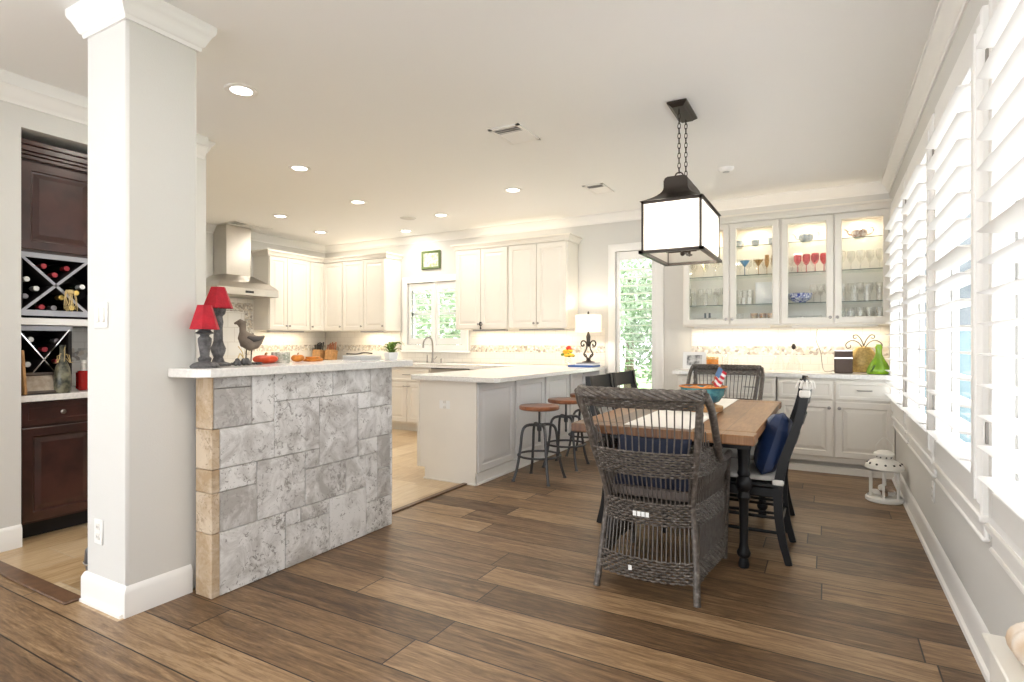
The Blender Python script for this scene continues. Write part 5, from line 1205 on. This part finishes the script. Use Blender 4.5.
# ================================================================== GLASSWARE BEHIND THE CABINET DOORS
SHZ = [UB + .0205, UB + .2225, UB + .5225, UB + .8225]
GL = dict(
 goblet=[(0, 0), (.032, 0), (.030, .004), (.005, .010), (.004, .075), (.020, .09), (.034, .12), (.036, .155), (.031, .185), (.030, .185), (.034, .155), (.032, .122), (.0, .095)],
 flute=[(0, 0), (.028, 0), (.026, .004), (.004, .010), (.004, .07), (.018, .10), (.022, .15), (.020, .20), (.019, .20), (.0, .085)],
 tumbler=[(0, 0), (.030, 0), (.037, .11), (.035, .11), (.028, .01), (0, .01)],
 tall=[(0, 0), (.028, 0), (.033, .15), (.031, .15), (.026, .01), (0, .01)],
 cup=[(0, 0), (.022, 0), (.036, .03), (.04, .065), (.037, .065), (.03, .02), (0, .012)],
 martini=[(0, 0), (.032, 0), (.030, .004), (.004, .010), (.004, .09), (.05, .155), (.048, .155), (.0, .093)],
 bowl=[(0, 0), (.04, 0), (.075, .04), (.085, .075), (.081, .075), (.07, .04), (.036, .01), (0, .01)])
protos = {}
def glassware(kind, m, xs_, y, z, lab, group, cat='glass'):
    for i, x in enumerate(xs_):
        key = (kind, m)
        if key not in protos:
            b = MB(); b.lathe(GL[kind], (0, 0, 0), 16); o = b.build({'goblet': 'wine_glass', 'martini': 'cocktail_glass', 'flute': 'champagne_flute', 'tumbler': 'tumbler', 'tall': 'highball_glass', 'cup': 'cup', 'bowl': 'glass_bowl'}[kind], M[m], loc=(0, 0, 0)); protos[key] = o
        else: o = protos[key].copy(); C.collection.objects.link(o)
        o.location = (x, y + (.035 if i % 2 else 0), z); tag(o, lab, cat, group)
def sp(a, c, n): return [a + (c - a) * i / (n - 1) for i in range(n)]
D = [(-1.28, -.94), (-.81, -.49), (-.335, -.02), (.12, .43)]
dn = ['the first glass door', 'the second glass door', 'the third glass door', 'the corner glass door']
def gw(door, shelf, kind, m, n, text, cat='glass', y=6.30, a=None, c=None):
    x0, x1 = D[door]; x0 = a if a is not None else x0; x1 = c if c is not None else x1
    lv = ['bottom', 'lowest glass shelf', 'middle glass shelf', 'top glass shelf'][shelf]; lab = '%s on the %s behind %s' % (text, lv, dn[door])
    glassware(kind, m, sp(x0, x1, n), y, SHZ[shelf], lab, lab, cat)
gw(0, 3, 'goblet', 'amber', 4, 'amber stemmed glass'); gw(0, 2, 'martini', 'crystal', 4, 'clear wide-mouthed stemmed glass'); gw(0, 2, 'goblet', 'crystal', 4, 'clear wine glass', y=6.40)
gw(0, 1, 'goblet', 'crystal', 5, 'clear goblet'); gw(0, 1, 'tall', 'crystal', 4, 'clear highball glass', y=6.40); 
gw(1, 3, 'cup', 'floralw', 3, 'small floral cup', 'cup'); gw(1, 3, 'cup', 'floral', 2, 'small brown-patterned cup', 'cup', y=6.40)
gw(1, 2, 'martini', 'blueg', 1, 'blue stemmed glass', a=-.76, c=-.76 + 1e-9) if False else glassware('martini', 'blueg', [-.75], 6.30, SHZ[2], 'blue stemmed glass on the middle glass shelf behind ' + dn[1], 'blue glass')
glassware('martini', 'amber', [-.62], 6.30, SHZ[2], 'olive-amber stemmed glass with a dark stem beside the blue one', 'amber glass')
gw(1, 2, 'flute', 'amber', 2, 'pale amber flute', a=-.54, c=-.48); gw(1, 2, 'goblet', 'crystal', 5, 'clear wine glass', y=6.41)
gw(1, 1, 'tall', 'crystal', 3, 'clear tall glass', a=-.80, c=-.70)
gw(1, 0, 'tumbler', 'amber', 3, 'amber tumbler', a=-.66, c=-.50); gw(1, 0, 'tumbler', 'crystal', 3, 'clear tumbler', y=6.40); gw(1, 0, 'cup', 'silver', 1, '', ) if False else None
b = MB(); b.box(-.66, 6.40, SHZ[1], -.47, 6.42, SHZ[1] + .235, .003); tag(b.build('white_plaque', M['white']), 'plain white square plaque standing behind the second glass door', 'plaque')
for x in (-.76, -.70):
    b = MB(); b.lathe([(0, 0), (.018, 0), (.018, .07), (0, .07)], (x, 6.27, SHZ[1]), 12); tag(b.build('pillar_candle', M['shade']), 'short cream candle beside the white plaque in the glass cabinet', 'candle', 'cream candles in the glass cabinet')
# silver stand in the first door
t = thing('silver_cake_stand', 'silver cake stand with two dark candle cups at the bottom of the first glass door', 'cake stand', (-1.13, 6.33, SHZ[0]))
b = MB(); b.lathe([(0, 0), (.05, 0), (.04, .012), (.012, .02), (.012, .05), (.10, .062), (.105, .068), (0, .068)], (-1.13, 6.33, SHZ[0]), 24); b.build('stand', M['silver'], t)
b = MB()
for dx in (-.02, .025): b.lathe([(0, .068), (.012, .068), (.010, .12), (.014, .125), (0, .125)], (-1.13 + dx, 6.33, SHZ[0]), 10)
b.build('candle_cup', M['dk'], t)
def teapot(x, y, z, m, lab):
    t = thing('teapot', lab, 'teapot', (x, y, z))
    b = MB(); b.lathe([(0, 0), (.04, 0), (.042, .006), (.062, .03), (.068, .055), (.060, .08), (.036, .095), (.03, .098)], (x, y, z), 26); b.build('pot', M[m], t)
    b = MB(); b.lathe([(.034, .096), (.03, .105), (.012, .114), (.005, .118), (.009, .126), (0, .132)], (x, y, z), 20); b.build('lid', M[m], t)
    b = MB(); b.tube(bez([(x - .055, y, z + .035), (x - .085, y, z + .05), (x - .098, y, z + .085), (x - .122, y, z + .10)], 14), .009, 8); b.build('spout', M[m], t)
    b = MB(); b.tube(bez([(x + .055, y, z + .085), (x + .095, y, z + .10), (x + .115, y, z + .08), (x + .10, y, z + .045), (x + .062, y, z + .03)], 20), .006, 8); b.build('handle', M[m], t)
teapot(-.185, 6.33, SHZ[3], 'floralw', 'white floral teapot on the top shelf of the third glass door')
teapot(.265, 6.33, SHZ[3], 'floral', 'brown floral teapot on the top shelf of the corner glass door')
gw(2, 2, 'goblet', 'pink', 4, 'pink wine glass', a=-.26, c=-.03); gw(2, 2, 'cup', 'crystal', 2, 'clear footed cup', a=-.34, c=-.29); gw(2, 2, 'goblet', 'crystal', 4, 'clear wine glass', y=6.41)
b = MB(); b.lathe([(0, 0), (.05, 0), (.055, .01), (.10, .04), (.115, .095), (.110, .095), (.09, .045), (0, .02)], (-.24, 6.31, SHZ[1]), 28); tag(b.build('china_bowl', M['cobalt']), 'blue and white patterned bowl behind the third glass door', 'bowl')
gw(2, 1, 'goblet', 'crystal', 3, 'clear goblet', a=-.12, c=.0, y=6.36); gw(2, 0, 'bowl', 'crystal', 2, 'clear glass bowl', 'bowl', a=-.30, c=-.13)
b = MB(); b.box(-.09, 6.27, SHZ[0], .0, 6.36, SHZ[0] + .03, .008); tag(b.build('black_tray', M['dk']), 'small black dish at the bottom of the third glass door', 'dish')
gw(3, 2, 'goblet', 'crystal', 5, 'clear wine glass'); gw(3, 2, 'flute', 'crystal', 5, 'clear flute', y=6.40)
gw(3, 1, 'tall', 'crystal', 4, 'clear tall glass'); gw(3, 1, 'goblet', 'crystal', 5, 'clear goblet', y=6.40)
gw(3, 0, 'tumbler', 'crystal', 5, 'cut glass tumbler'); gw(3, 0, 'tall', 'crystal', 5, 'clear highball glass', y=6.40)

# ================================================================== FLOOR LANTERN, PEDESTAL
lx, ly = .375, 5.10
t = thing('candle_lantern', 'white metal candle lantern filled with shells on the floor', 'lantern', (lx, ly, 0))
b = MB(); b.lathe([(0, 0), (.112, 0), (.120, .012), (.120, .03), (.108, .04), (0, .04)], (lx, ly, 0), 6, rot=.4); b.lathe([(.115, .0), (.124, .006), (.124, .028), (.112, .038)], (lx, ly, 0), 32, cap=False); b.build('base', M['wmetal'], t)
b = MB()
for k in range(6):
    a = k * PI / 3 + .4; b.box(lx + .100 * math.cos(a) - .008, ly + .100 * math.sin(a) - .008, .035, lx + .100 * math.cos(a) + .008, ly + .100 * math.sin(a) + .008, .245)
b.lathe([(.110, .235), (.112, .25), (.100, .25), (.1, .235)], (lx, ly, 0), 24, cap=False); b.build('frame', M['wmetal'], t)
b = MB(); b.lathe([(.098, .04), (.098, .24)], (lx, ly, 0), 24, cap=False); b.build('glass', M['glass'], t)
b = MB(); b.lathe([(.122, .245), (.130, .250), (.126, .268), (.092, .300), (.050, .318), (.046, .345)], (lx, ly, 0), 30, cap=False); b.lathe([(.046, .342), (.070, .345), (.068, .36), (.040, .378), (.0, .384)], (lx, ly, 0), 26, cap=False); b.build('roof', M['wmetal'], t)
b = MB()
for k in range(12):
    a = k * PI / 6; b.ball((lx + .108 * math.cos(a), ly + .108 * math.sin(a), .285), .0085, n=8, m=5)
for k in range(8):
    a = k * PI / 4 + .2; b.ball((lx + .047 * math.cos(a), ly + .047 * math.sin(a), .331), .006, n=8, m=5)
b.build('vent_holes', M['dk'], t)
b = MB(); b.tube(bez([(lx - .055, ly, .365), (lx - .050, ly, .42), (lx, ly, .475), (lx + .050, ly, .42), (lx + .055, ly, .365)], 20)[0:], .0032, 6); b.build('handle', M['wmetal'], t)
SHP = [(-.05, -.02, .04), (.0, -.05, .04), (.045, .0, .04), (.0, .04, .04), (-.02, -.01, .075), (.03, -.03, .075)]
for k, (dx, dy, z) in enumerate(SHP):
    z += .006
    b = MB(); b.M = Matrix.Translation((lx + dx, ly + dy, z + .018)) @ Matrix.Rotation(k * 1.1, 4, 'Z') @ Matrix.Rotation(.3, 4, 'Y')
    b.tube([(-.038, 0, 0), (-.025, 0, .002), (-.005, 0, 0), (.015, 0, -.002), (.038, 0, 0)], [.003, .016, .024, .018, .002], 9)
    tag(b.build('seashell', M['shell'] if k % 2 else M['shade']), 'seashell lying inside the white floor lantern', 'shell', 'shells in the lantern')
t = thing('side_pedestal', 'white painted pedestal against the window wall at the right edge', 'pedestal', (.43, 1.78, 0))
b = MB(); b.box(.375, 1.63, 0, .500, 1.93, .405, .006); b.build('body', M['wmetal'], t); b = MB(); b.box(.362, 1.615, .405, .502, 1.945, .42, .004); b.build('top', M['wmetal'], t)
t = thing('conch_shell', 'large white and tan conch shell on the white pedestal', 'shell', (.43, 1.78, .42))
b = MB()
def conch(u, v):
    th = 2 * PI * v; prof = [(0, .004), (.12, .020), (.28, .034), (.45, .046), (.62, .052), (.75, .046), (.86, .032), (.95, .016), (1, .002)]
    for (a, ra), (c, rc) in zip(prof[:-1], prof[1:]):
        if a <= u <= c: r = ra + (rc - ra) * (u - a) / (c - a); break
    r *= 1 + .10 * math.sin(u * 34 + th); r = min(r, .058)
    return (.437 + r * math.cos(th), 1.62 + .28 * u, .4205 + .050 + r * .85 * math.sin(th))
b.grid(conch, 40, 20, cv=True); b.build('shell_body', mat('conch_surface', (.84, .80, .75), .5, col2=(.62, .47, .33), nscale=9), t)

# ================================================================== OUTSIDE
b = MB(); b.box(-22, YB + .2, -.30, 20, 30, -.20); b.box(XR + .2, -14, -.30, 20, YB + .2, -.2); struct(b.build('ground_lawn', M['grass']))
b = MB(); b.box(XR + .2, -14, -.20, 6.5, YB + .15, -.17); b.box(XR + .2, YB + .15, -.20, 6.5, 8.19, -.17); struct(b.build('ground_bounce_patio', mat('pale_bounce_concrete', (.50, .51, .53), .9, noise=.08)))  # pale ground added to bounce neutral light in through the right-hand louvres
def tree(x, y, h, r, m, lab, n=3800, trunk=True):
    t = thing('tree', lab, 'tree', (x, y, -.2), 'trees behind the back windows')
    b = MB()
    for k in range(n):
        a = random.uniform(0, 2 * PI); q = random.random() ** .4; ph = random.uniform(-1, 1); rr = r * q * math.sqrt(max(0, 1 - ph * ph)); c_ = Vector((x + rr * math.cos(a), y + rr * math.sin(a), h - .2 + ph * r * 1.0 * q))
        c_ += Vector((random.gauss(0, .05),) * 3)
        d = Vector((random.gauss(0, 1), random.gauss(0, 1), random.gauss(0, 1))).normalized(); e = d.orthogonal().normalized(); s_ = random.uniform(.04, .085)
        b.add([c_ - d * s_, c_ + e * s_ * .45, c_ + d * s_, c_ - e * s_ * .45], [(0, 1, 2, 3)])
    b.build('foliage', m, t, smooth=False)
    b = MB(); b.tube([(x, y, -.25), (x + .05, y, h * .5), (x, y + .05, h)], [.14, .10, .05], 8); b.build('trunk', M['bark'], t)
for x, y, h, r, m, lab in ((-9.6, 11.0, 2.6, 1.5, 'leaf3', 'bushy tree seen through the left half of the sink window'), (-6.7, 10.0, 2.1, 1.2, 'leaf2', 'pale tree seen through the right half of the sink window'), (-4.3, 13.6, 2.8, 1.5, 'leaf2', 'light green tree seen at the left of the tall window'), (-2.5, 10.6, 1.8, 1.2, 'leaf3', 'darker tree seen at the right of the tall window')):
    tree(x, y, h, r, M[m], lab)
t = thing('house_wing', 'pale blue-grey house wing with teal glass doors outside the right-hand windows', 'house', (3.1, 8.2, -.2))
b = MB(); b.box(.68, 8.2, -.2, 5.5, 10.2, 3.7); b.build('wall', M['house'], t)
b = MB(); b.box(.68, 8.0, 3.0, 5.6, 8.2, 3.15); b.build('eaves', M['trim'], t)
for x0, x1 in ((.84, 1.08), (1.20, 1.56), (1.76, 2.40), (2.60, 3.24)):
    b = MB()
    for q in ((x0 - .05, 0, x0, 1.38), (x1, 0, x1 + .05, 1.38), (x0, 1.33, x1, 1.38), (x0, 0, x1, .05)): b.box(q[0], 8.17, q[1], q[2], 8.21, q[3])
    fr = b.build('window_frame', M['trim'], t); b = MB(); b.box(x0, 8.185, .05, x1, 8.195, 1.33); b.build('pane', M['teal'], fr)
